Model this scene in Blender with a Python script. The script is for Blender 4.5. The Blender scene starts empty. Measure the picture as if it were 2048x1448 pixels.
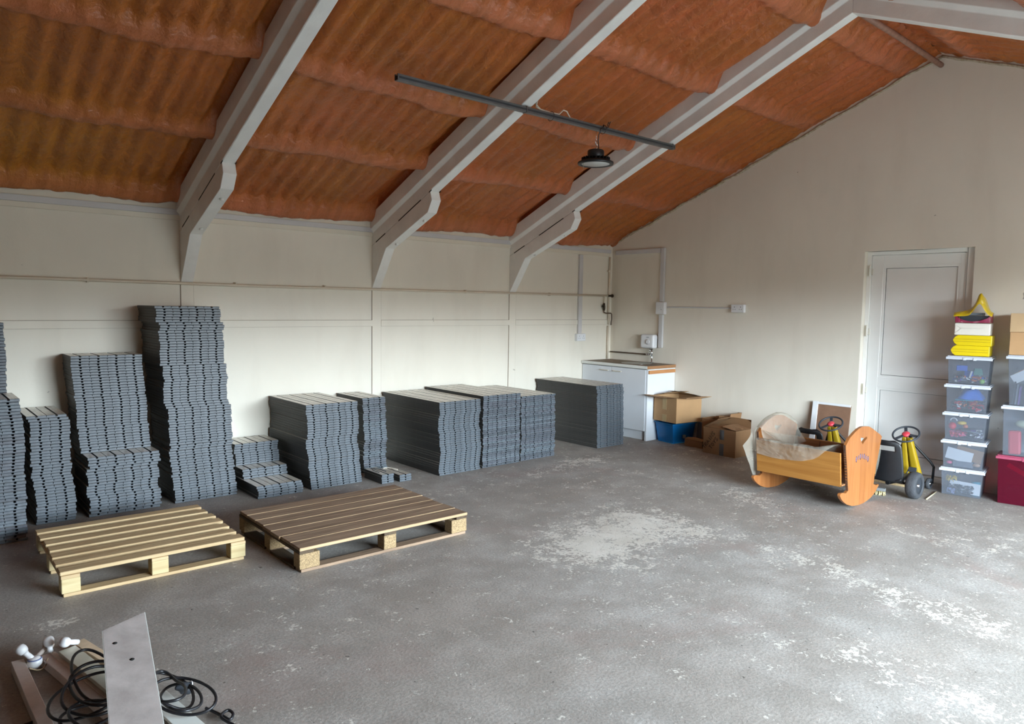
import bpy, bmesh, math, random
from mathutils import Vector, Matrix, noise

random.seed(7)
PI = math.pi
scene = bpy.context.scene
COL = scene.collection

# ------------------------------------------------------------------ helpers
def lin(c):
    c = c / 255.0
    return c / 12.92 if c <= 0.04045 else ((c + 0.055) / 1.055) ** 2.4

def rgb(r, g, b):
    return (lin(r), lin(g), lin(b), 1.0)

class MB:
    """Collects shapes; build() links them as ONE mesh object."""
    def __init__(s):
        s.v = []; s.f = []; s.m = []; s.sm = []
    def add(s, vs, fs, mi=0, M=None, smooth=False):
        o = len(s.v)
        for p in vs:
            p = Vector(p)
            s.v.append(tuple(M @ p) if M is not None else tuple(p))
        for f in fs:
            s.f.append(tuple(o + i for i in f)); s.m.append(mi); s.sm.append(smooth)
        return s
    def box(s, a, b, mi=0, M=None):
        (x0, y0, z0), (x1, y1, z1) = a, b
        vs = [(x0,y0,z0),(x1,y0,z0),(x1,y1,z0),(x0,y1,z0),(x0,y0,z1),(x1,y0,z1),(x1,y1,z1),(x0,y1,z1)]
        fs = [(0,3,2,1),(4,5,6,7),(0,1,5,4),(1,2,6,5),(2,3,7,6),(3,0,4,7)]
        return s.add(vs, fs, mi, M)
    def frustum(s, a, b, h, z0=0.0, mi=0, M=None, cx=0.0, cy=0.0):
        """a=(w,d) at z0, b=(w,d) at z0+h, centred"""
        w0, d0 = a[0]/2, a[1]/2; w1, d1 = b[0]/2, b[1]/2
        vs = [(cx-w0,cy-d0,z0),(cx+w0,cy-d0,z0),(cx+w0,cy+d0,z0),(cx-w0,cy+d0,z0),(cx-w1,cy-d1,z0+h),(cx+w1,cy-d1,z0+h),(cx+w1,cy+d1,z0+h),(cx-w1,cy+d1,z0+h)]
        return s.add(vs, [(0,3,2,1),(4,5,6,7),(0,1,5,4),(1,2,6,5),(2,3,7,6),(3,0,4,7)], mi, M)
    def prism(s, poly, d0, d1, axis='Y', mi=0, M=None, smooth=False):
        """poly in the plane across AXIS: Y -> (x,z), X -> (y,z), Z -> (x,y)"""
        def P(u, w, d):
            return (u, d, w) if axis == 'Y' else ((d, u, w) if axis == 'X' else (u, w, d))
        n = len(poly)
        vs = [P(u, w, d0) for u, w in poly] + [P(u, w, d1) for u, w in poly]
        fs = [tuple(range(n)), tuple(range(2*n-1, n-1, -1))]
        o = len(s.v)
        s.add(vs, fs, mi, M)
        s.add(vs, [(i, (i+1) % n, n+(i+1) % n, n+i) for i in range(n)], mi, M, smooth)
        return s
    def tube(s, pts, r, n=10, mi=0, M=None, closed=False, cap=True):
        pts = [Vector(p) for p in pts]
        N = len(pts)
        rs = r if isinstance(r, (list, tuple)) else [r]*N
        vs = []; up = None
        for i, p in enumerate(pts):
            a = pts[(i-1) % N] if (closed or i > 0) else p
            b = pts[(i+1) % N] if (closed or i < N-1) else p
            t = (b-a)
            t = t.normalized() if t.length > 1e-9 else Vector((0,0,1))
            if up is None:
                up = t.orthogonal().normalized()
            up = (up - t*up.dot(t))
            up = up.normalized() if up.length > 1e-6 else t.orthogonal().normalized()
            q = t.cross(up)
            for k in range(n):
                an = 2*PI*k/n
                vs.append(p + (up*math.cos(an) + q*math.sin(an))*rs[i])
        fs = []
        for i in range(N if closed else N-1):
            j = (i+1) % N
            for k in range(n):
                fs.append((i*n+k, i*n+(k+1) % n, j*n+(k+1) % n, j*n+k))
        s.add(vs, fs, mi, M, True)
        if cap and not closed:
            s.add(vs, [tuple(range(n-1,-1,-1)), tuple((N-1)*n+k for k in range(n))], mi, M)
        return s
    def lathe(s, prof, n=24, mi=0, M=None, smooth=True, cap=True):
        """prof: (r, z) list from bottom to top about local Z"""
        vs = []
        for r, z in prof:
            for k in range(n):
                a = 2*PI*k/n
                vs.append((r*math.cos(a), r*math.sin(a), z))
        fs = []
        for i in range(len(prof)-1):
            for k in range(n):
                fs.append((i*n+k, i*n+(k+1) % n, (i+1)*n+(k+1) % n, (i+1)*n+k))
        s.add(vs, fs, mi, M, smooth)
        L = len(prof)-1
        caps = []
        if cap and prof[0][0] > 1e-6: caps.append(tuple(range(n-1,-1,-1)))
        if cap and prof[L][0] > 1e-6: caps.append(tuple(L*n+k for k in range(n)))
        if caps: s.add(vs, caps, mi, M)
        return s
    def ball(s, c, r, n=14, mi=0, M=None, sq=(1,1,1)):
        vs = []; R = n//2
        for i in range(R+1):
            th = PI*i/R
            for k in range(n):
                a = 2*PI*k/n
                vs.append((c[0]+r*sq[0]*math.sin(th)*math.cos(a), c[1]+r*sq[1]*math.sin(th)*math.sin(a), c[2]-r*sq[2]*math.cos(th)))
        fs = [(i*n+k, i*n+(k+1) % n, (i+1)*n+(k+1) % n, (i+1)*n+k) for i in range(R) for k in range(n)]
        return s.add(vs, fs, mi, M, True)
    def torus(s, R, r, n=32, k=10, mi=0, M=None):
        return s.tube([(R*math.cos(2*PI*i/n), R*math.sin(2*PI*i/n), 0) for i in range(n)], r, k, mi, M, closed=True)
    def grid(s, nu, nv, fn, mi=0, M=None, smooth=True):
        vs = [fn(i/nu, j/nv) for j in range(nv+1) for i in range(nu+1)]
        fs = [(j*(nu+1)+i, j*(nu+1)+i+1, (j+1)*(nu+1)+i+1, (j+1)*(nu+1)+i) for j in range(nv) for i in range(nu)]
        return s.add(vs, fs, mi, M, smooth)
    def mesh(s, name, mats):
        me = bpy.data.meshes.new(name)
        me.from_pydata(s.v, [], s.f)
        for m in (mats if isinstance(mats, (list, tuple)) else [mats]):
            me.materials.append(m)
        me.polygons.foreach_set('material_index', s.m)
        me.polygons.foreach_set('use_smooth', s.sm)
        me.update()
        return me
    def build(s, name, mats, parent=None, loc=None, rot=None, bevel=0.0, seg=2, fix=True):
        me = s.mesh(name, mats)
        if fix:
            bm = bmesh.new(); bm.from_mesh(me)
            bmesh.ops.remove_doubles(bm, verts=bm.verts, dist=1e-6)
            bmesh.ops.recalc_face_normals(bm, faces=bm.faces)
            bm.to_mesh(me); bm.free()
        o = bpy.data.objects.new(name, me)
        COL.objects.link(o)
        if parent: o.parent = parent
        if loc: o.location = loc
        if rot: o.rotation_euler = rot
        if bevel > 0:
            b = o.modifiers.new('bevel', 'BEVEL'); b.width = bevel; b.segments = seg; b.limit_method = 'ANGLE'; b.angle_limit = 0.6
        return o

def tag(o, label=None, cat=None, group=None, kind=None):
    if label: o['label'] = label
    if cat: o['category'] = cat
    if group: o['group'] = group
    if kind: o['kind'] = kind
    return o

def empty(name, loc=(0,0,0), rz=0.0, label=None, cat=None, group=None, kind=None):
    o = bpy.data.objects.new(name, None); COL.objects.link(o)
    o.empty_display_size = 0.05
    o.location = loc; o.rotation_euler = (0,0,rz)
    return tag(o, label, cat, group, kind)

def T(x=0,y=0,z=0): return Matrix.Translation((x,y,z))
def RX(a): return Matrix.Rotation(a,4,'X')
def RY(a): return Matrix.Rotation(a,4,'Y')
def RZ(a): return Matrix.Rotation(a,4,'Z')

# ------------------------------------------------------------------ materials
class NT:
    def __init__(s, name):
        s.m = bpy.data.materials.new(name); s.m.use_nodes = True
        s.t = s.m.node_tree; s.t.nodes.clear()
        s.out = s.n('ShaderNodeOutputMaterial')
    def n(s, typ, **kw):
        nd = s.t.nodes.new(typ)
        for k, v in kw.items():
            if k.startswith('i_'):
                key = k[2:].replace('_', ' ')
                nd.inputs[int(key) if key.isdigit() else key].default_value = v
            else: setattr(nd, k, v)
        return nd
    def l(s, a, b): s.t.links.new(a, b)
    def coords(s, scale=(1,1,1), kind='Object'):
        tc = s.n('ShaderNodeTexCoord'); mp = s.n('ShaderNodeMapping'); mp.inputs['Scale'].default_value = scale
        s.l(tc.outputs[kind], mp.inputs['Vector']); return mp.outputs['Vector']
    def noise(s, vec, scale, detail=4, rough=.55, dist=0.0):
        nd = s.n('ShaderNodeTexNoise'); nd.inputs['Scale'].default_value = scale; nd.inputs['Detail'].default_value = detail
        nd.inputs['Roughness'].default_value = rough; nd.inputs['Distortion'].default_value = dist
        if vec is not None: s.l(vec, nd.inputs['Vector'])
        return nd.outputs['Fac']
    def ramp(s, fac, stops):
        nd = s.n('ShaderNodeValToRGB'); e = nd.color_ramp.elements
        while len(e) < len(stops): e.new(0.5)
        for el, (p, c) in zip(e, stops):
            el.position = p; el.color = c if isinstance(c, (tuple, list)) else (c,c,c,1)
        s.l(fac, nd.inputs['Fac']); return nd.outputs['Color']
    def mix(s, fac, a, b, blend='MIX'):
        nd = s.n('ShaderNodeMix', data_type='RGBA', blend_type=blend)
        for src, key in ((fac, 0), (a, 6), (b, 7)):
            if hasattr(src, 'is_linked') or hasattr(src, 'links'): s.l(src, nd.inputs[key])
            else: nd.inputs[key].default_value = src
        return nd.outputs[2]
    def math(s, op, a, b=0.0, clamp=False):
        nd = s.n('ShaderNodeMath', operation=op); nd.use_clamp = clamp
        for i, src in enumerate((a, b)):
            if hasattr(src, 'links'): s.l(src, nd.inputs[i])
            else: nd.inputs[i].default_value = src
        return nd.outputs[0]
    def bump(s, h, strength=.3, dist=.01):
        nd = s.n('ShaderNodeBump'); nd.inputs['Strength'].default_value = strength; nd.inputs['Distance'].default_value = dist
        s.l(h, nd.inputs['Height']); return nd.outputs['Normal']
    def pbr(s, color, rough=.6, metal=0.0, normal=None, spec=.5, **kw):
        p = s.n('ShaderNodeBsdfPrincipled')
        if hasattr(color, 'links'): s.l(color, p.inputs['Base Color'])
        else: p.inputs['Base Color'].default_value = color
        if hasattr(rough, 'links'): s.l(rough, p.inputs['Roughness'])
        else: p.inputs['Roughness'].default_value = rough
        p.inputs['Metallic'].default_value = metal
        p.inputs['Specular IOR Level'].default_value = spec
        for k, v in kw.items(): p.inputs[k.replace('_', ' ')].default_value = v
        if normal is not None: s.l(normal, p.inputs['Normal'])
        return p
    def done(s, bsdf):
        s.l(bsdf.outputs[0], s.out.inputs['Surface']); return s.m

def mat(name, c, rough=.6, var=.12, vscale=8.0, bump=0.0, bscale=60.0, metal=0.0, spec=.5, stretch=(1,1,1), c2=None, **kw):
    t = NT(name); v = t.coords(stretch)
    f = t.noise(v, vscale, 5)
    dark = c2 if c2 else tuple(x*(1-var*2) for x in c[:3]) + (1,)
    col = t.ramp(f, [(.3, dark), (.7, c)])
    nm = t.bump(t.noise(v, bscale, 4), bump, .01) if bump else None
    return t.done(t.pbr(col, rough, metal, nm, spec, **kw))

def wood(name, c, c2, rough=.5, axis=0, scale=1.0, bump=.15, knots=True, spec=.4):
    t = NT(name)
    st = [26*scale]*3; st[axis] = 1.6*scale
    v = t.coords(tuple(st))
    f = t.noise(v, 1.0, 6, .6, 1.2)
    f2 = t.noise(t.coords((3*scale,)*3), 1.0, 3)
    a = t.ramp(f, [(.3, c2), (.62, c)])
    col = t.mix(t.math('MULTIPLY', f2, .35), a, c2)
    nm = t.bump(f, bump, .004)
    return t.done(t.pbr(col, rough, 0, nm, spec))

def clear(name, c, transp=.72, rough=.25, wrinkle=0.0, tint=None):
    t = NT(name)
    tr = t.n('ShaderNodeBsdfTransparent'); tr.inputs[0].default_value = tint if tint else tuple(.5+.5*x for x in c[:3]) + (1,)
    nm = t.bump(t.noise(t.coords((1,.45,1)), 14, 4, .55, .8), wrinkle, .02) if wrinkle else None
    p = t.pbr(c, rough, 0, nm, .6)
    mx = t.n('ShaderNodeMixShader'); mx.inputs[0].default_value = transp
    t.l(p.outputs[0], mx.inputs[1]); t.l(tr.outputs[0], mx.inputs[2])
    return t.done(mx)

def wall_mat(name, c, scuff=.5):
    t = NT(name); v = t.coords()
    a = t.ramp(t.noise(v, 1.3, 5, .6), [(.3, tuple(x*.93 for x in c[:3])+(1,)), (.7, c)])
    sc = t.ramp(t.noise(v, 9, 3, .5, .6), [(.765, 0), (.785, 1)])
    col = t.mix(t.math('MULTIPLY', sc, scuff), a, rgb(120,112,100))
    ds = t.ramp(t.noise(t.coords((2.2,2.2,.5)), 1.6, 4), [(.5, 0), (.85, 1)])
    col = t.mix(t.math('MULTIPLY', ds, .18), col, rgb(170,155,135))
    nm = t.bump(t.noise(v, 38, 5), .12, .006)
    return t.done(t.pbr(col, .55, 0, nm, .35))

def floor_mat():
    t = NT('worn concrete floor'); v = t.coords()
    big = t.noise(v, .55, 5, .6)
    mid = t.noise(v, 3.2, 6, .65)
    fine = t.noise(v, 70, 3, .6)
    base = t.ramp(big, [(.32, rgb(154,145,136)), (.5, rgb(164,159,153)), (.68, rgb(173,170,165))])
    base = t.mix(t.ramp(mid, [(.42, .55), (.62, 0)]), base, rgb(128,121,113))
    base = t.mix(t.ramp(fine, [(.4, .4), (.6, 0)]), base, rgb(114,109,104))
    red = t.ramp(t.noise(v, 1.1, 4, .6, .7), [(.56, 0), (.72, .45)])
    base = t.mix(red, base, rgb(142,121,113))
    at = t.n('ShaderNodeAttribute'); at.attribute_name = 'paint'; fac = at.outputs['Fac']
    # flakes of old white paint left on the concrete: more of them where the 'paint' wear map is high
    fl = t.noise(v, 8, 9, .78, .2)
    fl2 = t.noise(v, 44, 5, .7)
    mixn = t.math('ADD', t.math('MULTIPLY', fl, .58), t.math('MULTIPLY', fl2, .42))
    thr = t.math('SUBTRACT', .612, t.math('MULTIPLY', fac, .165))
    flake = t.math('MULTIPLY', t.math('SUBTRACT', mixn, thr), 34.0, True)
    tone = t.ramp(t.noise(v, 5, 3), [(.3, rgb(192,186,175)), (.7, rgb(211,206,197))])
    col = t.mix(t.math('MULTIPLY', flake, .85), base, tone)
    dust = t.ramp(t.noise(v, 1.9, 6, .7, .4), [(.5, 0), (.75, .22)])
    col = t.mix(t.math('MULTIPLY', dust, t.math('ADD', fac, .25)), col, rgb(182,176,168))
    sp = t.ramp(t.noise(v, 24, 2, .5), [(.735, 0), (.75, 1)])
    col = t.mix(t.math('MULTIPLY', sp, .7), col, rgb(48,43,40))
    h = t.math('ADD', t.math('MULTIPLY', fine, .6), t.math('MULTIPLY', flake, .35))
    nm = t.bump(h, .35, .006)
    ro = t.ramp(mid, [(.35, .58), (.7, .72)])
    return t.done(t.pbr(col, ro, 0, nm, .5))

def foam_mat():
    t = NT('sprayed foam insulation'); v = t.coords()
    a = t.ramp(t.noise(v, .8, 5, .6), [(.3, rgb(178,108,38)), (.5, rgb(184,101,46)), (.7, rgb(192,102,58))])
    at = t.n('ShaderNodeAttribute'); at.attribute_name = 'ridge'
    sx = t.n('ShaderNodeSeparateXYZ'); t.l(v, sx.inputs[0])
    och = t.math('MULTIPLY', t.math('MULTIPLY', t.math('SUBTRACT', 2.6, sx.outputs[0]), .45, True), t.math('MULTIPLY', t.math('SUBTRACT', sx.outputs[1], 4.2), .6, True), True)
    a = t.mix(och, a, rgb(194,130,34))
    a = t.mix(t.math('MULTIPLY', at.outputs['Fac'], .5), a, rgb(204,124,94))
    st = t.ramp(t.noise(t.coords((9,1.2,1.2)), 1.6, 5, .65), [(.42, .5), (.6, 0)])
    a = t.mix(st, a, rgb(150,84,34))
    b1 = t.noise(v, 15, 4, .55, .3); b2 = t.noise(v, 75, 3, .6)
    nm = t.bump(t.math('ADD', b1, t.math('MULTIPLY', b2, .15)), .7, .03)
    return t.done(t.pbr(a, .36, 0, nm, .5))

def tile_mat(name, top=False):
    t = NT(name); v = t.coords()
    gi = t.n('ShaderNodeNewGeometry')
    rnd = gi.outputs['Random Per Island']
    f = t.noise(v, 30, 4, .6)
    if top:
        c = t.ramp(f, [(.3, rgb(196,190,176)), (.7, rgb(222,216,203))])  # dust tone, lightened further to stand in for sheen off the bright wall
        sc = t.ramp(t.noise(t.coords((60,3,3)), 1.0, 4), [(.45, .0), (.7, .35)])
        c = t.mix(sc, c, rgb(120,116,110))
        return t.done(t.pbr(c, .24, 0, t.bump(f, .04, .002), .8))
    c = t.ramp(f, [(.3, rgb(74,80,86)), (.7, rgb(97,104,111))])
    k = t.ramp(rnd, [(0, rgb(205,205,205)), (.35, rgb(235,228,230)), (.7, rgb(240,244,242)), (1, rgb(255,255,255))])
    c = t.mix(1.0, c, k, 'MULTIPLY')
    return t.done(t.pbr(c, .42, 0, t.bump(f, .2, .003), .55))

CREAM = wall_mat('cream painted wall', rgb(231,225,210))
CREAM2 = wall_mat('cream painted gable', rgb(228,221,206), .7)
TRIM = mat('cream painted batten', rgb(226,218,200), .5, .04, 4)
FLOOR = floor_mat()
FOAM = foam_mat()
STEELW = mat('white painted concrete beam', rgb(240,240,236), .5, .05, 6, .12, 40)
STEELB = mat('grey painted plate', rgb(196,192,186), .5, .05, 6, .12, 40)
DARKGAP = mat('dark open joint', rgb(22,20,18), .9, .1)
CAULK = mat('old filler', rgb(205,196,172), .8, .15, 25, .8, 60, c2=rgb(150,130,100))
PVCW = mat('white upvc', rgb(238,237,232), .35, .03, 3)
PVCP = mat('white upvc panel', rgb(235,233,228), .4, .04, 2)
WHITEP = mat('white plastic', rgb(226,227,228), .35, .03, 5)
GREYP = mat('pale grey trunking', rgb(204,203,202), .4, .03, 5)
HINGE = mat('off white hinge', rgb(222,218,205), .4, .05)
DUST = mat('dusty worktop', rgb(140,122,102), .6, .25, 18, .2, 90)
CHIP = mat('raw chipboard edge', rgb(178,130,88), .8, .2, 120, .5, 160)
BATTEN = wood('softwood batten', rgb(206,150,98), rgb(176,118,70), .6, 0)
MELAM = mat('white melamine', rgb(222,226,230), .4, .03, 3)
CHROME = mat('chrome', rgb(200,202,204), .18, .05, metal=1.0)
STEEL = mat('galvanised steel', rgb(128,136,140), .38, .12, 20, metal=.85)
STEELS = mat('stainless sink', rgb(190,190,188), .3, .05, metal=1.0)
BRASS = mat('tarnished brass', rgb(70,58,44), .5, .2, 30, metal=.6)
COPPER = mat('brown painted copper pipe', rgb(96,78,62), .5, .1, 20)
PIPEC = mat('cream painted pipe', rgb(216,204,184), .45, .05, 8)
BLACK = mat('black plastic', rgb(26,27,30), .42, .1, 20, .1, 80)
BLACKM = mat('black painted metal', rgb(20,20,22), .4, .1, 20)
CABLE = mat('black rubber cable', rgb(24,24,28), .45, .1, 20)
CABLEW = mat('white cable sheath', rgb(218,208,192), .5, .05)
DIFF = mat('frosted lamp cover', rgb(200,200,198), .5, .03)
TILE = tile_mat('grey recycled plastic')
TILETOP = tile_mat('dust and sheen tile top', True)
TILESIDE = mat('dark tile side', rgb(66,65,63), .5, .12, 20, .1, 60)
CARD = mat('kraft cardboard', rgb(178,140,98), .8, .06, 6, .06, 90)
CARD2 = mat('brown cardboard', rgb(150,112,76), .8, .08, 6, .06, 90)
CARD3 = mat('pale kraft cardboard', rgb(186,156,118), .8, .05, 6, .06, 90)
CARDIN = mat('cardboard edge', rgb(140,104,70), .85, .1)
TAPEB = mat('buff parcel tape', rgb(190,164,122), .3, .05)
TAPEG = mat('silver duct tape', rgb(112,114,116), .22, .1, 30, metal=.4)
INK = mat('black marker ink', rgb(40,28,20), .8, .05)
BLUEBIN = clear('clear blue plastic', rgb(24,120,185), .38, .2, 0, (.25,.62,.9,1))
BLUELID = mat('blue plastic rim', rgb(24,100,150), .35, .05)
PALEWOOD = wood('pale pallet wood', rgb(200,176,136), rgb(164,136,98), .75, 0)
PALEBLOCK = wood('pale pallet block', rgb(204,188,146), rgb(176,154,112), .8, 0, .8)
OLDWOOD = wood('weathered pallet wood', rgb(158,134,110), rgb(112,90,72), .8, 0)
OLDEDGE = wood('weathered pallet edge', rgb(190,164,128), rgb(146,118,86), .8, 0)
DARKWOOD = wood('dark pallet wood', rgb(92,76,58), rgb(60,48,36), .85, 1)
PRESS = mat('pressed wood block', rgb(180,152,112), .9, .3, 130, .8, 120)
PINE = wood('honey varnished pine', rgb(172,120,58), rgb(144,92,38), .32, 1, .6, .05, spec=.5)
PINEV = wood('orange varnished pine', rgb(162,106,60), rgb(136,82,42), .32, 2, .6, .05, spec=.5)
PINEIN = wood('brown lining board', rgb(150,104,66), rgb(118,78,48), .6, 1, .6, .05)
LACE = mat('brown notched edging', rgb(92,58,36), .7, .4, 90, .6, 140)
PURPLE = mat('faded painted flowers', rgb(120,96,116), .6, .3, 60)
SHEET = clear('clear plastic sheet', rgb(206,200,186), .72, .08, .8)
HARDB = mat('brown hardboard', rgb(134,100,78), .75, .1, 8)
TYRE = mat('grey dusty tyre', rgb(62,64,68), .8, .15, 30, .3, 60)
RUBBER = mat('dark grey rubber', rgb(50,54,60), .55, .1, 20)
RED = mat('red plastic', rgb(196,62,72), .4, .05)
YELLOW = mat('yellow plastic', rgb(160,132,26), .35, .08, 6)
YELLOWP = mat('bright yellow plastic', rgb(212,186,10), .35, .03, 4)
YBAG = clear('yellow carrier bag', rgb(200,170,20), .12, .3, .6)
RBAG = clear('pink carrier bag', rgb(150,50,80), .25, .3, .6)
MAROON = clear('clear maroon plastic', rgb(120,30,56), .74, .2, 0, (.62,.22,.32,1))
MAROONL = mat('maroon plastic lid', rgb(150,66,88), .35, .05)
BIN = clear('clear storage plastic', rgb(188,194,204), .885, .18)
BINLID = clear('frosted plastic lid', rgb(206,210,218), .25, .3)
PAPER = mat('white wrapping paper', rgb(216,210,198), .6, .05, 6)
LABELM = mat('cream paper label', rgb(206,190,152), .7, .05)
PLANKA = mat('pinkish beige scrap board', rgb(212,198,188), .55, .1, 12, .1, 40)
PLANKB = mat('grey green scrap board', rgb(200,196,178), .5, .08, 14)
PLANKC = mat('tan scrap board', rgb(212,188,158), .6, .15, 12)
PLANKD = mat('scuffed grey laminate', rgb(186,178,174), .5, .12, 9, .1, 30, c2=rgb(158,150,146))
WEDGE = mat('white laminate edge', rgb(226,228,222), .4, .03)
GREYSHEET = mat('grey plastic offcut', rgb(118,120,120), .4, .1)
RAFFIA = mat('yellow straw', rgb(206,190,140), .85, .2, 60, .6, 80)
def flat(name, r, g, b, rough=.5): return mat(name, rgb(r,g,b), rough, .06, 10)
C_BLUE = flat('toy blue', 40,92,190); C_GREEN = flat('toy green', 30,110,90); C_RED = flat('toy red', 214,40,56)
C_PINK = flat('toy pink', 226,90,130); C_YEL = flat('toy yellow', 222,186,50); C_WHITE = flat('toy white', 226,226,224)
C_ORA = flat('toy orange', 206,110,60); C_GREY = flat('toy grey', 110,116,124); C_DARK = flat('toy dark grey', 36,38,44)
C_LIME = flat('toy lime', 140,190,70); C_TEAL = flat('toy teal', 20,140,160); C_TAN = flat('toy tan', 176,140,110); C_PURP = flat('toy purple', 110,80,140)
C_BAG = flat('blue thin bag', 50,120,214,.35); C_PLUSHB = flat('plush brown', 120,104,96,.95); C_PLUSHG = flat('plush green', 170,196,110,.95); C_PLUSHC = flat('plush cream', 190,196,160,.95)
C_EYE = flat('glossy black eye', 10,12,14,.08); C_BOOK = flat('book cream', 206,204,160); C_BOOKB = flat('book blue', 150,184,206)

# ------------------------------------------------------------------ room dimensions
CAMZ = 1.6
YL, YR = 6.48, -1.32            # the two long walls
XG, XF = 7.376, -7.0            # gable seen in the photo, gable behind
YM = 0.5*(YL+YR)                # ridge line, 2.58
def half(Y): return Y if Y >= YM else 2*YM - Y
def zfoam(Y): return 2.50 + .385*(YL - half(Y))
def zbeam(Y): return 2.635 + .422*(5.4 - half(Y))
FRAMES = [0.063, 1.896, 3.73, 5.563]
FW = .1

# ------------------------------------------------------------------ setting
PAINT = [
(1.06, [(3.09, 3.45), (3.72, 3.71), (4.41, 3.78), (4.62, 3.44), (4.58, 2.74), (4.27, 2.71), (4.1, 2.84), (3.84, 2.85), (3.57, 2.72), (3.17, 2.82), (3.1, 3.09), (3.01, 3.27)]) ,
(0.78, [(3.34, 5.09), (4.14, 4.91), (5.35, 5.36), (6.02, 5.18), (5.77, 4.89), (5.05, 4.85), (4.03, 4.78), (3.28, 4.84)]) ,
(0.55, [(5.93, 4.62), (5.97, 4.16), (5.69, 3.74), (5.71, 4.09)]) ,
(0.75, [(5.61, 3.68), (5.86, 3.54), (5.64, 3.02), (5.46, 2.88), (5.16, 3.01), (5.2, 3.36)]) ,
(0.84, [(4.41, 2.6), (4.66, 2.33), (4.54, 1.94), (4.39, 1.45), (4.41, 1.19), (4.3, 0.96), (4.1, 0.91), (4.0, 1.2), (3.99, 1.44), (4.22, 1.98), (4.2, 2.33)]) ,
(0.78, [(3.34, 2.58), (3.33, 2.22), (3.21, 1.77), (3.3, 1.63), (3.3, 1.44), (3.15, 1.55), (3.16, 1.81), (3.17, 2.18)]) ,
(0.84, [(3.49, 1.47), (3.52, 1.26), (3.49, 0.94), (3.51, 0.77), (3.3, 0.71), (3.07, 0.94), (3.17, 1.2), (3.29, 1.5)]) ,
(0.8, [(5.65, 2.21), (5.68, 1.81), (5.66, 1.55), (6.32, 1.46), (5.66, 1.29), (5.51, 1.54), (5.35, 1.79), (5.48, 2.04)]) ,
(0.95, [(0.46, 4.13), (0.58, 4.11), (0.69, 4.09), (0.69, 4.02), (0.58, 3.98), (0.5, 4.02)]) ,
(0.5, [(2.79, 1.91), (2.8, 1.6), (2.66, 1.56), (2.62, 1.87)]) ,
(0.6, [(6.62, 2.07), (6.91, 2.14), (7.1, 2.1), (6.91, 2.04), (6.57, 2.01)]) ,
(0.95, [(1.2, 2.94), (1.33, 2.93), (1.31, 2.87), (1.21, 2.86)]) ,
(0.5, [(2.96, 3.87), (3.28, 3.83), (3.23, 3.66), (2.86, 3.69)]) ,
]

def inside(p, poly):
    x, y = p; c = False; n = len(poly)
    for i in range(n):
        x0, y0 = poly[i]; x1, y1 = poly[(i+1) % n]
        if (y0 > y) != (y1 > y) and x < (x1-x0)*(y-y0)/(y1-y0)+x0: c = not c
    return c

def edge_dist(p, poly):
    x, y = p; best = 9.0; n = len(poly)
    for i in range(n):
        x0, y0 = poly[i]; x1, y1 = poly[(i+1) % n]
        dx, dy = x1-x0, y1-y0
        t = max(0, min(1, ((x-x0)*dx+(y-y0)*dy)/(dx*dx+dy*dy+1e-9)))
        best = min(best, math.hypot(x-x0-t*dx, y-y0-t*dy))
    return best

def make_floor():
    nx, ny = 290, 196
    x0, x1, y0, y1 = XF-.2, XG+.3, YR-.3, YL+.2
    mb = MB()
    vals = []
    for j in range(ny+1):
        for i in range(nx+1):
            x = x0+(x1-x0)*i/nx; y = y0+(y1-y0)*j/ny
            mb.v.append((x, y, 0.0))
            v = .27 + .16*noise.noise((x*.8, y*.8, 3.1)) + .05*max(0, min(1.5, x-3.0))
            if x < 2.2: v -= .06*(2.2-x)
            for s, poly in PAINT:
                soft = .22 if s < .85 else (.36 if len(poly) > 8 else .1)
                xs = [q[0] for q in poly]; ys = [q[1] for q in poly]
                if x < min(xs)-soft or x > max(xs)+soft or y < min(ys)-soft or y > max(ys)+soft: continue
                d = edge_dist((x, y), poly)
                d = d if inside((x, y), poly) else -d
                k = max(0, min(1, (d+soft)/(2*soft)))
                v = max(v, s*k*(1+.22*noise.noise((x*2.1, y*2.1, 8.0))))
            vals.append(max(0, v))
    for j in range(ny):
        for i in range(nx):
            a = j*(nx+1)+i
            mb.f.append((a, a+1, a+nx+2, a+nx+1)); mb.m.append(0); mb.sm.append(False)
    me = mb.mesh('floor', FLOOR)
    at = me.attributes.new('paint', 'FLOAT', 'POINT'); at.data.foreach_set('value', vals)
    o = bpy.data.objects.new('floor', me); COL.objects.link(o)
    return tag(o, kind='structure')
make_floor()

def structure(o): return tag(o, kind='structure')

# long wall at the left of the photo, with boarded bays
w = MB().box((XF-.2, YL, 0), (XG+.2, YL+.2, 2.62))
structure(w.build('wall_left', CREAM))
# battens, covers and eaves angle on that wall
t1 = MB()
for i, x in enumerate([FRAMES[0]-1.833, FRAMES[0]-3.666] + FRAMES):
    t1.box((x, YL-.010, 0), (x+FW+.002, YL, 1.742))
structure(t1.build('trim_1', CREAM))
t2 = MB()
xs = [XF] + sorted([FRAMES[0]-3.666, FRAMES[0]-1.833] + FRAMES) + [XG-.06]
for a, b in zip(xs[:-1], xs[1:]):
    t2.box((a+FW+.004, YL-.013, 1.368), (b-.002, YL, 1.430))
for a, b in zip(xs[:-1], xs[1:]):
    t2.box((a+FW+.004, YL-.0136, 1.4285), (b-.002, YL-.001, 1.4315), 1).box((a+FW+.004, YL-.0134, 1.3665), (b-.002, YL-.001, 1.3680), 1)
for x in [FRAMES[0]-1.833] + FRAMES:
    t2.box((x-.0025, YL-.0105, .0), (x-.0005, YL-.001, 1.742), 1).box((x+FW+.0025, YL-.009, .0), (x+FW+.004, YL-.001, 1.742), 1)
structure(t2.build('trim_2', [CREAM, mat('brown joint line', rgb(172,154,134), .8, .2, 3)]))
t3 = MB()
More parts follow.
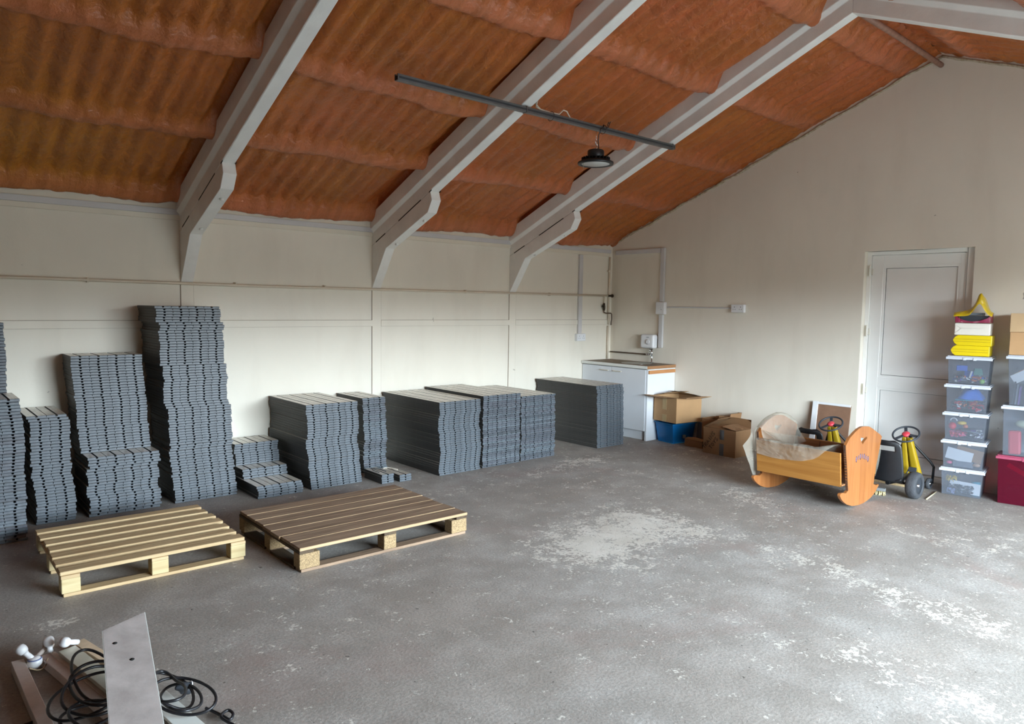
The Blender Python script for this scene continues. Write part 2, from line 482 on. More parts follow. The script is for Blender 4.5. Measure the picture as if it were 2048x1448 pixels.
for a, b in zip(xs[:-1], xs[1:]):
    t3.box((a+FW, YL-.016, 2.268), (b, YL, 2.31), 1)
    t3.box((a+FW, YL-.028, 2.31), (b, YL, 2.357), 0)
    t3.box((a+FW, YL-.012, 2.357), (b, YL, 2.42), 1)
structure(t3.build('trim_3', [GREYP, TRIM], bevel=.002))

# gable wall with the door opening
DY0, DY1, DZ = 2.211, 3.173, 2.19
gb = MB()
top = lambda y: zfoam(y)+.12
gb.prism([(DY1, 0), (YL+.2, 0), (YL+.2, top(YL)), (DY1, top(DY1))], XG, XG+.2, 'X')
gb.prism([(DY0, DZ), (DY1, DZ), (DY1, top(DY1)), (YM, top(YM)), (DY0, top(DY0))], XG, XG+.2, 'X')
gb.prism([(YR-.2, 0), (DY0, 0), (DY0, top(DY0)), (YR-.2, top(YR))], XG, XG+.2, 'X')
structure(gb.build('wall_back', CREAM2))
fb = MB().prism([(YR-.2, 0), (YL+.2, 0), (YL+.2, top(YL)), (YM, top(YM)), (YR-.2, top(YR))], XF-.2, XF, 'X')
structure(fb.build('wall_front', mat('bare blockwork', rgb(92,86,80), .8, .15, 3)))
# wall with the wide loading doorway that lets the daylight in
OX0, OX1, OZ = 1.9, 5.9, 2.25
rw = MB()
rw.box((XF-.2, YR-.2, 0), (OX0, YR, 2.62)).box((OX1, YR-.2, 0), (XG+.2, YR, 2.62)).box((OX0, YR-.2, OZ), (OX1, YR, 2.62))
structure(rw.build('wall_right', CREAM))
og = MB().box((-12, -22, -.06), (18, YR-.2, -.004))
structure(og.build('outside_ground', mat('pale concrete yard', rgb(112,112,110), .8, .1, 2)))

# corrugated roof under sprayed foam
PUR = [6.4, 5.52, 4.66, 3.76, 2.86]
def make_ceiling():
    FR6 = FRAMES + [FRAMES[0]-1.833, FRAMES[0]-3.666]
    nx, nv = 640, 150
    x0, x1 = XF-.1, XG+.06
    mb = MB(); ridge = []
    for side in (0, 1):
        base = len(mb.v)
        for j in range(nv+1):
            yy = YM + (YL+.05-YM)*j/nv
            for i in range(nx+1):
                x = x0+(x1-x0)*i/nx
                z = zfoam(min(yy, YL)) - (.385*(yy-YL) if yy > YL else 0)
                wob = noise.noise((x*1.3, yy*1.1+side*9, 1.0))
                b = 0.0
                for p in PUR:
                    d = (yy - p - .03*noise.noise((x*1.7, p, side*5)))/(.072 + .016*noise.noise((x*2.3, p*3, 2)))
                    b = max(b, math.exp(-d*d*d*d) if abs(d) < 2 else 0)
                cor = math.cos(2*PI*(x + .012*noise.noise((x*3, yy*1.3, side)))/.1455)
                cor = cor*.5 + .5
                cor = cor**.7
                n2 = noise.noise((x*9, yy*7, side*3+.5)); n3 = noise.noise((x*24, yy*22, side*3+.5))
                am = .042*(1+.55*wob)
                hang = b*(.082+.020*wob) + (1-b)*(am*cor)
                dr = min(abs(x-(fx_+FW/2)) for fx_ in FR6)-FW/2-.03
                rec = max(0, min(1, (.15-dr)/.10)); rec = rec*rec*(3-2*rec)
                hang -= .085*rec*(1-b*.9)
                gz = max(0, min(1, (x-(XG-.30))/.22)); hang = hang*(1-gz) + gz*(.045+.012*n3)
                z -= hang + .011*n2 + .006*n3 + .014*wob
                if yy > 6.30: z -= .10*min(1, (yy-6.30)/.13)*(1-.0*b) * (0.55)
                y = yy if side == 0 else 2*YM-yy
                mb.v.append((x, y, z)); ridge.append(b)
        for j in range(nv):
            for i in range(nx):
                a = base + j*(nx+1)+i
                q = (a, a+1, a+nx+2, a+nx+1)
                mb.f.append(q if side == 0 else q[::-1]); mb.m.append(0); mb.sm.append(True)
    # outer skin of the roof
    o = len(mb.v)
    for yy, z in ((YL+.3, zfoam(YL)+.05), (YM, zfoam(YM)+.17), (YR-.3, zfoam(YR)+.05)):
        mb.v += [(x0-.2, yy, z), (x1+.2, yy, z)]; ridge += [0, 0]
    mb.f += [(o, o+1, o+3, o+2), (o+2, o+3, o+5, o+4)]; mb.m += [0, 0]; mb.sm += [False]*2
    me = mb.mesh('ceiling', FOAM)
    at = me.attributes.new('ridge', 'FLOAT', 'POINT'); at.data.foreach_set('value', ridge)
    ob = bpy.data.objects.new('ceiling', me); COL.objects.link(ob)
    return structure(ob)
make_ceiling()

# ragged filler where the foam meets the gable, and the ridge piece
def ragged():
    mb = MB(); r = random.Random(5)
    for side in (0, 1):
        pts, rad = [], []
        for i in range(90):
            y = YM + (YL-YM)*i/89.0
            z = zfoam(y) - .075 + .02*noise.noise((y*4, side, 0))
            pts.append((XG-.004, y if side == 0 else 2*YM-y, z))
            rad.append(.011 + .012*max(0, noise.noise((y*9, side*4, 2))) + (.018*max(0, noise.noise((y*3, 7, side))) if y > 4.4 else 0))
        mb.tube(pts, rad, 7)
    return mb
structure(ragged().build('trim_4', CAULK))
rd = MB().tube([(FRAMES[3]+.12, YM, 3.86), (6.4, YM, 3.862), (XG-.002, YM, 3.85)], .024, 10)
structure(rd.build('trim_5', mat('foam stained steel', rgb(176,132,112), .5, .2, 20)))

# portal frames of white painted concrete
def beam_profile():
    # (across the width, height along the section)
    w = FW/2; o = w+.030
    return [(-w+.004,0),(w-.004,0),(w,.006),(w,.106),(o,.138),(o,.27),(-o,.27),(-o,.138),(-w,.106),(-w,.006)]
def make_frame():
    root = empty('portal_frame')
    prof = beam_profile()
    for side in (1, -1):
        mb = MB()
        def P(y, solid):
            vs = []
            for u, hgt in prof:
                uu = u
                vs.append((FW/2+uu, y if side == 1 else 2*YM-y, zbeam(y)+hgt*1.084))
            return vs
        rings = [P(YM+.001, False), P(5.30, False), P(5.34, True), P(YL-.001, True)]
        n = len(prof); vs = sum(rings, []); fs = []
        for k in range(3):
            for i in range(n):
                fs.append((k*n+i, k*n+(i+1) % n, (k+1)*n+(i+1) % n, (k+1)*n+i))
        fs += [tuple(range(n)), tuple(range(3*n, 4*n))]
        mb.add(vs, fs)
        mb.build('rafter', STEELW, root, bevel=.003, seg=1)
        hp = [(YL-.001,1.745),(6.21,2.14),(5.49,2.425),(5.425,2.53),(5.452,2.613),(5.5,zbeam(5.5)-.004),(YL-.001,zbeam(YL)-.004)]
        if side == -1: hp = [(2*YM-a, b) for a, b in hp]
        h = MB().prism(hp, 0.0, FW, 'X').build('haunch', STEELW, root, bevel=.004)
        for by in (5.62, 6.10):
            a = Vector((0, 5.49, 2.425)); b = Vector((0, 6.21, 2.14)); tt = (by-5.49)/(6.21-5.49); p = a.lerp(b, tt)
            y = p.y if side == 1 else 2*YM-p.y
            MB().lathe([(.013,-.016),(.015,-.012),(.015,0),(.008,.002)], 8, 0, T(FW*.55, y, p.z-.002)).build('bolt_head', STEELW, h)
        g = MB()
        for ya, yb in ((5.60, 5.98), (6.22, 6.40), (5.43, 5.47)):
            for xx in (-.0015, FW-.0005):
                pts = [(ya, zbeam(ya)-.009), (yb, zbeam(yb)-.009), (yb, zbeam(yb)+.001), (ya, zbeam(ya)+.001)]
                if side == -1: pts = [(2*YM-a, b) for a, b in pts]
                g.prism(pts, xx, xx+.002, 'X')
        g.build('open_joint', DARKGAP, root)
    return root
def copy_tree(o, parent=None):
    c = o.copy(); COL.objects.link(c)
    if parent is not None: c.parent = parent
    for ch in list(o.children): copy_tree(ch, c)
    return c
fr = make_frame()
FLBL = ['white concrete portal frame beside the camera, outside the picture', 'white portal frame above the tallest tile stack', 'white portal frame crossing behind the long hanging channel, middle of the three', 'white portal frame next to the gable wall']
for i, x in enumerate(FRAMES + [FRAMES[0]-1.833, FRAMES[0]-3.666]):
    o = fr if i == 0 else copy_tree(fr)
    o.location = (x, 0, 0)
    tag(o, FLBL[i] if i < 4 else ['white portal frame behind the camera', 'white portal frame against the far end wall'][i-4], 'beam', 'portal frames', 'structure')

# door in the gable
def make_door():
    root = empty('door_1', kind='structure')
    X = 7.46
    f = MB()
    f.box((X-.02, 3.135, 0), (X+.06, DY1, DZ)).box((X-.02, DY0, 0), (X+.06, 2.288, DZ)).box((X-.02, 2.288, 2.152), (X+.06, 3.135, DZ))
    f.build('door_frame', PVCW, root, bevel=.004)
    leaf = MB()
    y0, y1, z0, z1 = 2.291, 3.132, .05, 2.149
    py0, py1 = 2.343, 3.022
    leaf.box((X, py1, z0), (X+.05, y1, z1)).box((X, y0, z0), (X+.05, py0, z1)).box((X, py0, 2.045), (X+.05, py1, z1)).box((X, py0, .842), (X+.05, py1, .947)).box((X, py0, z0), (X+.05, py1, .18))
    lf = leaf.build('leaf', PVCW, root, bevel=.003)
    for a, b in ((.947, 2.045), (.18, .842)):
        bd = MB()
        k = .022
        bd.prism([(py0,a),(py0+k,a+k),(py0+k,b-k),(py0,b)], X+.004, X+.02, 'X').prism([(py1,a),(py1,b),(py1-k,b-k),(py1-k,a+k)], X+.004, X+.02, 'X')
        bd.prism([(py0,a),(py1,a),(py1-k,a+k),(py0+k,a+k)], X+.004, X+.02, 'X').prism([(py0,b),(py0+k,b-k),(py1-k,b-k),(py1,b)], X+.004, X+.02, 'X')
        bd.build('glazing_bead', PVCW, lf)
        MB().box((X+.02, py0+k-.004, a+k-.004), (X+.034, py1-k+.004, b-k+.004)).build('panel', PVCP, lf)
        g = MB()
        for q in ((py0+k-.001, a+k-.001, py1-k+.001, a+k+.003), (py0+k-.001, b-k-.003, py1-k+.001, b-k+.001)):
            g.box((X+.016, q[0], q[1]), (X+.0205, q[2], q[3]))
        for q in ((py0+k-.001, py0+k+.003), (py1-k-.003, py1-k+.001)):
            g.box((X+.016, q[0], a+k), (X+.0205, q[1], b-k))
        g.build('gasket', DARKGAP, lf)
    for z in (2.0, 1.405, .815):
        h = MB().lathe([(.009,-.055),(.009,.055)], 10, 0, T(X-.032, 3.142, z))
        h.box((X-.026, 3.140, z-.045), (X-.020, 3.160, z+.045)).box((X-.012, 3.118, z-.04), (X-.0005, 3.138, z+.02))
        h.build('hinge', HINGE, lf, bevel=.002)
    MB().box((X-.07, DY0+.002, 0), (X+.06, DY1-.002, .046)).build('sill', TRIM, root, bevel=.005)
    MB().box((X-.013, y0, .052), (X-.002, y1, .085)).build('weather_bar', PVCW, lf)
    # unseen backing added behind the frame to stop light leaks
    MB().box((X+.065, DY0-.02, -.01), (X+.09, DY1+.02, DZ+.02)).build('light_stop_board', PVCP, root)
    return root
make_door()

# ------------------------------------------------------------------ ribbed plastic tiles
PITCH = .0210
TH = .0206
def tile_shape(mb, W, L, ns, M=None):
    """one tile: front edge at y=0, x from 0 to W, z from 0 to TH; grooves run front to back"""
    p = W/ns
    pr = [(0, .002), (.0015, 0), (W-.0015, 0), (W, .002), (W, TH-.002), (W-.0015, TH)]
    for i in range(ns-1, 0, -1):
        x = p*i
        if i % 2 == 1:
            pr += [(x+.0066, TH), (x+.0084, TH-.005), (x+.0064, TH-.0112), (x, TH-.0132), (x-.0064, TH-.0112), (x-.0084, TH-.005), (x-.0066, TH)]
        else:
            pr += [(x+.0022, TH), (x+.0016, TH-.012), (x-.0016, TH-.012), (x-.0022, TH)]
    pr += [(.0015, TH), (0, TH-.002)]
    n = len(pr)
    def ring(y, k):
        return [(u, y, TH/2+(v-TH/2)*k) for u, v in pr]
    vs = ring(0, .74) + ring(.0032, 1) + ring(L-.0032, 1) + ring(L, .74)
    fs = [tuple(range(n)), tuple(range(4*n-1, 3*n-1, -1))]
    mi = [0, 0]
    o = len(mb.v)
    mb.add(vs, fs, 0, M)
    for k in range(3):
        for i in range(n):
            j = (i+1) % n
            q = (k*n+i, k*n+j, (k+1)*n+j, (k+1)*n+i)
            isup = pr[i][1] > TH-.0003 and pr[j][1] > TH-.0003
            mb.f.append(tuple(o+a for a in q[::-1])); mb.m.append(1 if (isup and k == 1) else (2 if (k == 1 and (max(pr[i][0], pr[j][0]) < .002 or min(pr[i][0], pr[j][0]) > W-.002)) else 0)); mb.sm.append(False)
    return mb
_tm = {}
def tile_mesh(W, L, ns):
    k = (W, L, ns)
    if k not in _tm:
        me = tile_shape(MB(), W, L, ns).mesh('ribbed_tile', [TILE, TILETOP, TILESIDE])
        bm = bmesh.new(); bm.from_mesh(me); bmesh.ops.recalc_face_normals(bm, faces=bm.faces); bm.to_mesh(me); bm.free()
        _tm[k] = me
    return _tm[k]

def interp(tab, z):
    if z <= tab[0][0]: return tab[0][1]
    for (a, u), (b, v) in zip(tab[:-1], tab[1:]):
        if z <= b: return u+(v-u)*(z-a)/max(1e-6, b-a)
    return tab[-1][1]

def ordinal(n):
    return 'topmost' if n == 1 else '%d%s from top' % (n, 'th' if 10 < n % 100 < 14 else {1:'st',2:'nd',3:'rd'}.get(n % 10, 'th'))

STUFF = MB()
def stack(tab, y, z0, n, W, L, ns, seed, where, group, loose=0, jx=.0025, jy=.004, dy=0.0):
    """loose: how many tiles from the top are things of their own (-1: all); the rest go into the one mass"""
    r = random.Random(seed)
    me = tile_mesh(W, L, ns)
    for k in range(n):
        z = z0 + k*PITCH
        x = interp(tab, z+TH/2) + r.uniform(-jx, jx)
        yy = y + dy*(k/max(1, n-1)) + r.uniform(-jy, jy)
        a = r.uniform(-.004, .004)
        yy = min(yy, YL-.022-L)
        fromtop = n-k
        if loose < 0 or fromtop <= loose:
            o = bpy.data.objects.new('ribbed_tile', me); COL.objects.link(o)
            o.location = (x, yy, z+.0004); o.rotation_euler = (0, 0, a)
            tag(o, 'grey ribbed tile, %s %s' % (ordinal(fromtop), where), 'tile', group)
        else:
            tile_shape(STUFF, W, L, ns, T(x, yy, z+.0004) @ RZ(a))
W4 = .483
S4 = [(0,1.666),(.08,1.664),(.175,1.648),(.30,1.642),(.411,1.628),(.425,1.642),(.49,1.636),(.667,1.628),(.729,1.631),(.768,1.612),(.80,1.597),(.92,1.596),(.968,1.606),(1.04,1.595),(1.064,1.605),(1.10,1.580),(1.2,1.583),(1.27,1.580),(1.333,1.569),(1.39,1.581),(1.425,1.576),(1.436,1.556),(1.56,1.550)]
stack(S4, 5.94, 0, 74, W4, .50, 8, 41, 'of the tallest tile stack', 'tiles of the tallest stack', -1, .006)
S3L = [(0,1.077),(.08,1.077),(.126,1.068),(.20,1.057),(.215,1.060),(.283,1.063),(.342,1.057),(.364,1.074),(.44,1.076)]
stack(S3L, 5.93, 0, 21, W4, .50, 8, 31, 'of the lower half, second tallest stack', 'tiles of the second tallest stack, lower half', -1, .009)
S3U = [(.44,1.066),(.55,1.054),(.624,1.049),(.677,1.038),(.728,1.043),(.817,1.039),(.926,1.028),(1.024,1.022),(1.117,1.014),(1.193,1.012)]
stack(S3U, 6.13, 21*PITCH, 35, W4, .325, 8, 32, 'of the upper half, second tallest stack', 'tiles of the second tallest stack, upper half', -1, .004)
S2 = [(0,.747),(.114,.749),(.242,.746),(.336,.725),(.41,.735),(.439,.72),(.50,.724),(.564,.728),(.616,.716),(.646,.726),(.742,.722),(.765,.712),(.79,.706)]
stack(S2, 5.945, 0, 37, .2415, .51, 4, 21, 'of the half-width stack by the pale pallet', 'tiles of the half-width stack behind the pale pallet', -1, .006)
S6 = [(0,2.690),(.102,2.675),(.205,2.662),(.286,2.665),(.376,2.641),(.43,2.636),(.44,2.652),(.615,2.655),(.669,2.641),(.734,2.645)]
stack(S6, 5.68, 0, 35, W4, .77, 8, 61, 'of the waist-high stack', 'tiles of the waist-high stack', -1, .004)
# the stepped pile: three steps
stack([(0,2.222),(.06,2.222),(.1,2.207)], 5.67, 0, 5, W4-.1, .50, 6, 51, 'of the front step of the stepped pile', 'tiles of the front step', -1, .004)
stack([(0,2.222),(.2,2.210)], 5.975, 5*PITCH, 4, W4-.1, .48, 6, 52, 'of the middle step of the stepped pile', 'tiles of the middle step', -1, .005)
stack([(0,2.222),(.27,2.216),(.3,2.204),(.4,2.204)], 6.14, 9*PITCH, 9, W4-.1, .31, 6, 53, 'of the back step of the stepped pile', 'tiles of the back step', -1, .004)
# two little piles on the floor
stack([(0,3.268),(.1,3.262)], 5.495, 0, 4, .122, .31, 2, 11, 'of the left small pile behind the dark pallet', 'tiles of the left small pile', -1, .003)
stack([(0,3.436),(.1,3.440)], 5.47, 0, 3, .122, .34, 2, 12, 'of the right small pile behind the dark pallet', 'tiles of the right small pile', -1, .006)
# the wide block of three columns
S8 = [(0,0),(.069,-.014),(.126,-.002),(.222,.012),(.283,-.004),(.387,-.006),(.428,-.018),(.519,-.022),(.582,-.004),(.70,-.014)]
def shift(tab, dx, k=1.0): return [(z, dx+x*k) for z, x in tab]
stack(shift(S8, 3.851), 5.44, 0, 33, W4, 1.01, 8, 81, 'of the left column of the triple-wide block', 'tiles of the left column of the wide block', -1, .003)
stack(shift(S8, 4.372, .35), 5.45, 0, 34, W4, 1.00, 8, 82, 'of the middle column of the triple-wide block', 'tiles of the middle column of the wide block', 1, .006)
stack(shift(S8, 4.886, .35), 5.465, 0, 32, W4, .98, 8, 83, 'of the right column of the triple-wide block', 'tiles of the right column of the wide block', 1, .008)
S9 = [(0,6.03),(.16,6.022),(.31,6.018),(.46,6.014),(.517,6.003),(.616,6.01),(.70,5.988)]
stack(S9, 5.45, 0, 34, W4-.03, .99, 8, 91, 'of the stack in front of the sink cabinet', 'tiles of the stack before the sink cabinet', -1, .003)
# narrow stack beside the waist-high one; stack cut off by the left edge of the picture
stack([(0,3.352),(.2,3.342),(.3,3.354),(.4,3.345),(.72,3.330)], 5.955, 0, 34, .2415, .50, 4, 71, 'of the narrow stack left of the wide block', 'tiles of the narrow stack', 1, .008)
stack([(0,.165),(.113,.167),(.205,.165),(.294,.174),(.384,.168),(.529,.164),(.581,.176),(.713,.172),(.773,.166),(.95,.15)], 5.62, 0, 45, W4, .38, 8, 15, 'of the front half of the stack at the left edge', 'tiles of the left edge stack, front half', 1, .005)
stack([(.0,.128),(1.1,.128),(1.2,.130),(1.45,.120)], 6.02, 0, 68, W4, .43, 8, 16, 'of the back half of the stack at the left edge', 'tiles of the left edge stack, back half', 1, .004)
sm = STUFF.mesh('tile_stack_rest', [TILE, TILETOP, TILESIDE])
so = bpy.data.objects.new('tile_stack_rest', sm); COL.objects.link(so)
tag(so, 'remaining grey ribbed tiles of the wide block, narrow stack and left edge stack', 'tile', None, 'stuff')
# cord ties lying on the two small piles and the narrow stack
def strap(pts, r, m, label):
    return tag(MB().tube(pts, r, 6).build('tie_cord', m), label, 'cord')
arc = lambda cx, cy, a, b, z, n=14: [(cx+a*math.cos(PI*i/n), cy+b*math.sin(PI*i/n), z) for i in range(n+1)]
strap([(3.29,5.58,.0885)]+arc(3.325,5.66,.035,.09,.0885)[::-1]+[(3.36,5.58,.0885)], .0028, CABLE, 'dark tie cord looped on the left small tile pile')
strap([(3.45,5.78,.0665),(3.47,5.79,.0672),(3.50,5.78,.067),(3.52,5.74,.0668),(3.53,5.66,.0668)], .003, CABLEW, 'pale tie cord lying on the right small tile pile')

# ------------------------------------------------------------------ pallets
def pallet(name, loc, rz, W, D, H, nb, bw, gap, mtop, mblock, mstr, bt, label, cat='pallet', edge=None, bwid=.09, skid=True):
    root = empty(name, loc, rz, label, cat)
    r = random.Random(len(label))
    tot = nb*bw+(nb-1)*gap
    for i in range(nb):
        y = (D-tot)*.5 + i*(bw+gap)
        e = r.uniform(-.008, .008)
        mb = MB()
        M = T(e, y+bw/2, H-bt/2) @ RZ(r.uniform(-.004, .004))
        x0, x1 = 0, W
        mb.box((x0, -bw/2, -bt/2), (x1, bw/2, bt/2), 0, M)
        o = mb.build('deck_board', [mtop], root, bevel=.003, seg=1)
        if edge: # long cut edges are paler than the weathered face
            o.data.materials.append(edge)
            for pl_ in o.data.polygons:
                if abs(pl_.normal.y) > .7: pl_.material_index = 1
    st = .019
    xs = [0, W/2-bwid/2, W-bwid]
    for x in xs:
        MB().box((x, .002, H-bt-st), (x+bwid, D-.002, H-bt-.0005)).build('cross_board', mstr, root, bevel=.002, seg=1)
    zb = .018
    for yy in (0.004, D/2-.04, D-.084):
        if skid:
            MB().box((.01, yy, 0), (W-.01, yy+.078, zb)).build('skid_board', mstr if not edge else mtop, root, bevel=.002, seg=1)
        for k, x in enumerate(xs):
            bl = .13 if (k != 1 and edge) else .092
            xx = x if k == 0 else (x+bwid-bl if k == 2 else x+bwid/2-bl/2)
            MB().box((xx+.002, yy+.001, zb+.0005), (xx+bl, yy+.088, H-bt-st-.0005)).build('block', mblock, root, bevel=.003, seg=1)
    if edge:
        for x in (0, W-.09):
            MB().box((x, .09, 0), (x+.09, D/2-.045, .017)).build('skid_board', mstr, root, bevel=.002, seg=1)
            MB().box((x, D/2+.045, 0), (x+.09, D-.09, .017)).build('skid_board', mstr, root, bevel=.002, seg=1)
    return root
pallet('pallet', (.650, 4.392, 0), -.012, .985, .945, .139, 7, .088, .052, PALEWOOD, PALEBLOCK, PALEWOOD, .021, 'pale new softwood pallet with wide gaps between seven boards')
pallet('pallet', (1.790, 3.945, 0), -.006, 1.235, .985, .150, 7, .135, .0065, OLDWOOD, PRESS, DARKWOOD, .020, 'dark weathered close-boarded pallet on pressed wood blocks', edge=OLDEDGE)

# ------------------------------------------------------------------ hanging channel, lamp and cables
def strut():
    root = empty('hanging_channel', (2.62, 4.235, 3.078), 0, 'long galvanised steel channel hung under the white rafters', 'steel channel')
    L = 3.02; a, t_ = .0205, .0025
    pr = [(-a,.041),(-a,0),(-.011,0),(-.011,.007),(-.0085,.007),(-.0085,t_),(-a+t_,t_),(-a+t_,.041-t_)]
    pr = [(-a,.041),(-a,0),(a,0),(a,.041),(.011,.041),(.011,.034),(.0135,.034),(.0135,.041-t_),(a-t_,.041-t_),(a-t_,t_),(-a+t_,t_),(-a+t_,.041-t_),(-.0135,.041-t_),(-.0135,.034),(-.011,.034),(-.011,.041)]
    MB().prism(pr, 0, L, 'X', 0, T(0,0,.0) ).build('channel', STEEL, root)
    g = MB()
    for k in (1, -1):
        g.box((.01, k*(a+.0004)-.0004, .013), (L-.01, k*(a+.0004)+.0004, .027))
    g.build('side_groove', mat('dark channel groove', rgb(66,74,80), .5, .1, metal=.5), root)
    for x in (1.15, 2.98):
        MB().box((x-.004, -.024, -.004), (x+.004, .024, .046)).build('beam_clip', STEEL, root)
    return root
strut()
def lamp():
    x, y = 4.575, 4.235
    root = empty('high_bay_light', (x, y, 2.795), 0, 'black round high bay lamp hanging from the steel channel', 'lamp')
    MB().lathe([(.148,0),(.152,.010),(.149,.020),(.118,.034),(.112,.036),(.112,.026),(.118,.010),(.121,.002),(.148,0)], 40, cap=False).build('reflector_rim', BLACK, root)
    MB().lathe([(0,.004),(.118,.004),(.120,.012),(0,.013)], 40).build('diffuser', DIFF, root)
    fins = MB()
    for k in range(24):
        fins.box((.055,-.0018,.030), (.120,.0018,.058), 0, RZ(2*PI*k/24))
    fins.lathe([(.062,.030),(.062,.056),(.0,.057)], 24)
    fins.build('heat_sink', BLACK, root)
    MB().lathe([(.0,.056),(.066,.058),(.070,.066),(.070,.110),(.064,.120),(.0,.122)], 28).build('driver_housing', BLACK, root, bevel=.002)
    h = MB()
    h.box((-.014,-.010,.120),(.014,.010,.135))
    h.tube([(.0,0,.135),(.012,0,.145),(.013,0,.165),(0,0,.178),(-.010,0,.168)], .0035, 8)
    h.build('hook', CHROME, root)
    MB().tube([(0,0,.176),(.008,0,.185),(.008,0,.205),(0,0,.214),(-.008,0,.205),(-.008,0,.185),(0,0,.176)], .0028, 8).tube([(0,0,.21),(0,0,.281)], .002, 6).build('chain_link', CHROME, root)
    MB().tube([(.03,.0,.12),(.034,0,.15),(.030,.004,.20),(.015,-.014,.245),(.012,-.032,.270),(.014,-.033,.288),(.03,-.031,.30),(.05,-.031,.31),(.056,-.031,.325),(.058,-.028,.335)], .0042, 8).build('flex', CABLE, root)
    MB().tube([(-.125,.02,.012),(-.128,.02,-.02),(-.124,.018,-.052)], .0016, 6).build('pull_wire', mat('pale wire', rgb(170,160,130), .5), root)
    return root
lamp()
wr = MB()
wr.tube([(4.66+.004*math.sin(a), 4.235+.036*math.cos(a), 3.0985+.036*math.sin(a)) for a in [i*PI/6 for i in range(12)]], .003, 6, closed=True)
wr.tube([(4.66,4.199,3.10),(4.67,4.196,3.13),(4.69,4.205,3.16),(4.71,4.212,3.152)], .0035, 6)
wr.tube([(4.66,4.199,3.10),(4.68,4.195,3.115),(4.70,4.205,3.14),(4.725,4.215,3.17)], .0035, 6)
tag(wr.build('cable_tie', CABLE), 'tangled black ties around the channel above the lamp', 'cable tie')
ct = [(4.05, .0), ]
tie = MB().tube([(4.045+.003*math.sin(a), 4.235+.036*math.cos(a), 3.0985+.036*math.sin(a)) for a in [i*PI/9 for i in range(18)]], .0025, 6, closed=True)
tag(tie.build('cable_tie', CABLE), 'single black tie ring holding white flex to the channel', 'cable tie')
fx = MB()
pts = [(4.34,4.235,3.123),(4.26,4.235,3.125),(4.21,4.225,3.165),(4.17,4.225,3.168),(4.13,4.23,3.13),(4.05,4.235,3.126),(3.95,4.235,3.127),(3.88,4.232,3.140),(3.852,4.18,3.20),(3.838,4.12,3.225),(3.842,4.08,3.235),(3.86,4.03,3.26),(3.868,3.98,3.30)]
fx.tube(pts, .0055, 8)
fx.tube([(4.03,4.238,3.131),(3.93,4.236,3.133),(3.87,4.225,3.16),(3.842,4.15,3.215),(3.84,4.09,3.25)], .005, 8)
tag(fx.build('lamp_flex', CABLEW), 'white double flex looping from the rafter along the channel', 'cable')

# ------------------------------------------------------------------ pipes, trunking and fittings on the walls
wp = empty('water_pipe', (0,0,0), 0, 'thin cream pipe running along the long wall under the frame brackets', 'pipe')
MB().tube([(XF+.05,YL-.036,1.752),(1.0,YL-.036,1.748),(2.6,YL-.037,1.738),(4.6,YL-.036,1.742),(7.26,YL-.036,1.748)], .0125, 10).build('pipe', PIPEC, wp)
MB().tube([(7.26,YL-.036,1.748),(7.35,YL-.036,1.749)], .013, 10).lathe([(.019,0),(.022,.006),(.022,.018),(0,.02)], 12, 0, T(7.345,YL-.03,1.749) @ RY(PI/2)).build('end_fitting', BRASS, wp)
for x in (-1.5, .55, 1.2, 2.35, 3.2, 4.9, 6.2):
    MB().box((x-.008, YL-.045, 1.728), (x+.008, YL-.0005, 1.764)).build('pipe_clip', PIPEC, wp, bevel=.003)
vd = empty('stop_valve', (7.2, YL-.03, 1.6), 0, 'small brass tap on the pipe drop near the corner', 'valve')
MB().tube([(0,0,.136),(0,0,.05)], .008, 8).build('drop_pipe', PIPEC, vd)
MB().lathe([(.010,-.05),(.017,-.03),(.019,.0),(.014,.03),(.011,.05)], 12).build('valve_body', BRASS, vd)
MB().tube([(0,0,0),(-.03,-.012,.01)], .007, 8).tube([(-.035,-.03,.022),(-.03,.006,.004)], .008, 8).tube([(-.05,-.012,.03),(-.03,-.012,-.012)], .005, 8).build('lever', BRASS, vd)
MB().tube([(0,0,-.05),(0,0,-.07),(.015,-.022,-.082),(.11,-.024,-.082),(.125,-.026,-.095),(.128,-.026,-.16),(.118,-.026,-.20),(.118,-.026,-.24)], .0085, 8).build('tail_pipe', COPPER, vd)
cp = empty('corner_pipe', (7.300, YL-.022, 0), 0, 'vertical cream pipe in the corner above the sink cabinet', 'pipe')
MB().tube([(0,0,.908),(0,0,1.35)], .013, 10).tube([(0,0,1.37),(.006,0,2.26)], .013, 10).build('pipe', PIPEC, cp)
MB().box((-.03,-.014,2.06),(.0,.016,2.085)).build('pipe_clip', TRIM, cp)
gp = MB().tube([(7.35, YL-.03, 1.004), (7.35, 5.79, 1.004)], .009, 8)
tag(gp.build('mounted_feed_pipe', COPPER), 'dark brown pipe along the gable above the worktop', 'pipe')
def trunk(name, a, b, label, lid=True):
    o = MB().box(a, b).build(name, GREYP, bevel=.003)
    return tag(o, label, 'cable trunking')
trunk('mounted_trunking', (6.722, YL-.030, 1.256), (6.785, YL-.0035, 2.262), 'grey vertical trunking down the long wall to a socket')
trunk('mounted_trunking', (XG-.03, 5.66, 2.290), (XG-.002, 6.40, 2.345), 'grey horizontal trunking high in the corner of the gable')
trunk('mounted_trunking', (XG-.036, 5.60, 1.676), (XG-.002, 5.655, 2.345), 'grey vertical trunking above the fused switch')
trunk('mounted_trunking', (XG-.036, 5.60, 1.10), (XG-.002, 5.655, 1.514), 'grey vertical trunking between fused switch and water heater')
trunk('mounted_trunking', (XG-.014, 4.63, 1.602), (XG-.002, 5.555, 1.618), 'thin conduit from fused switch to the double socket on gable')
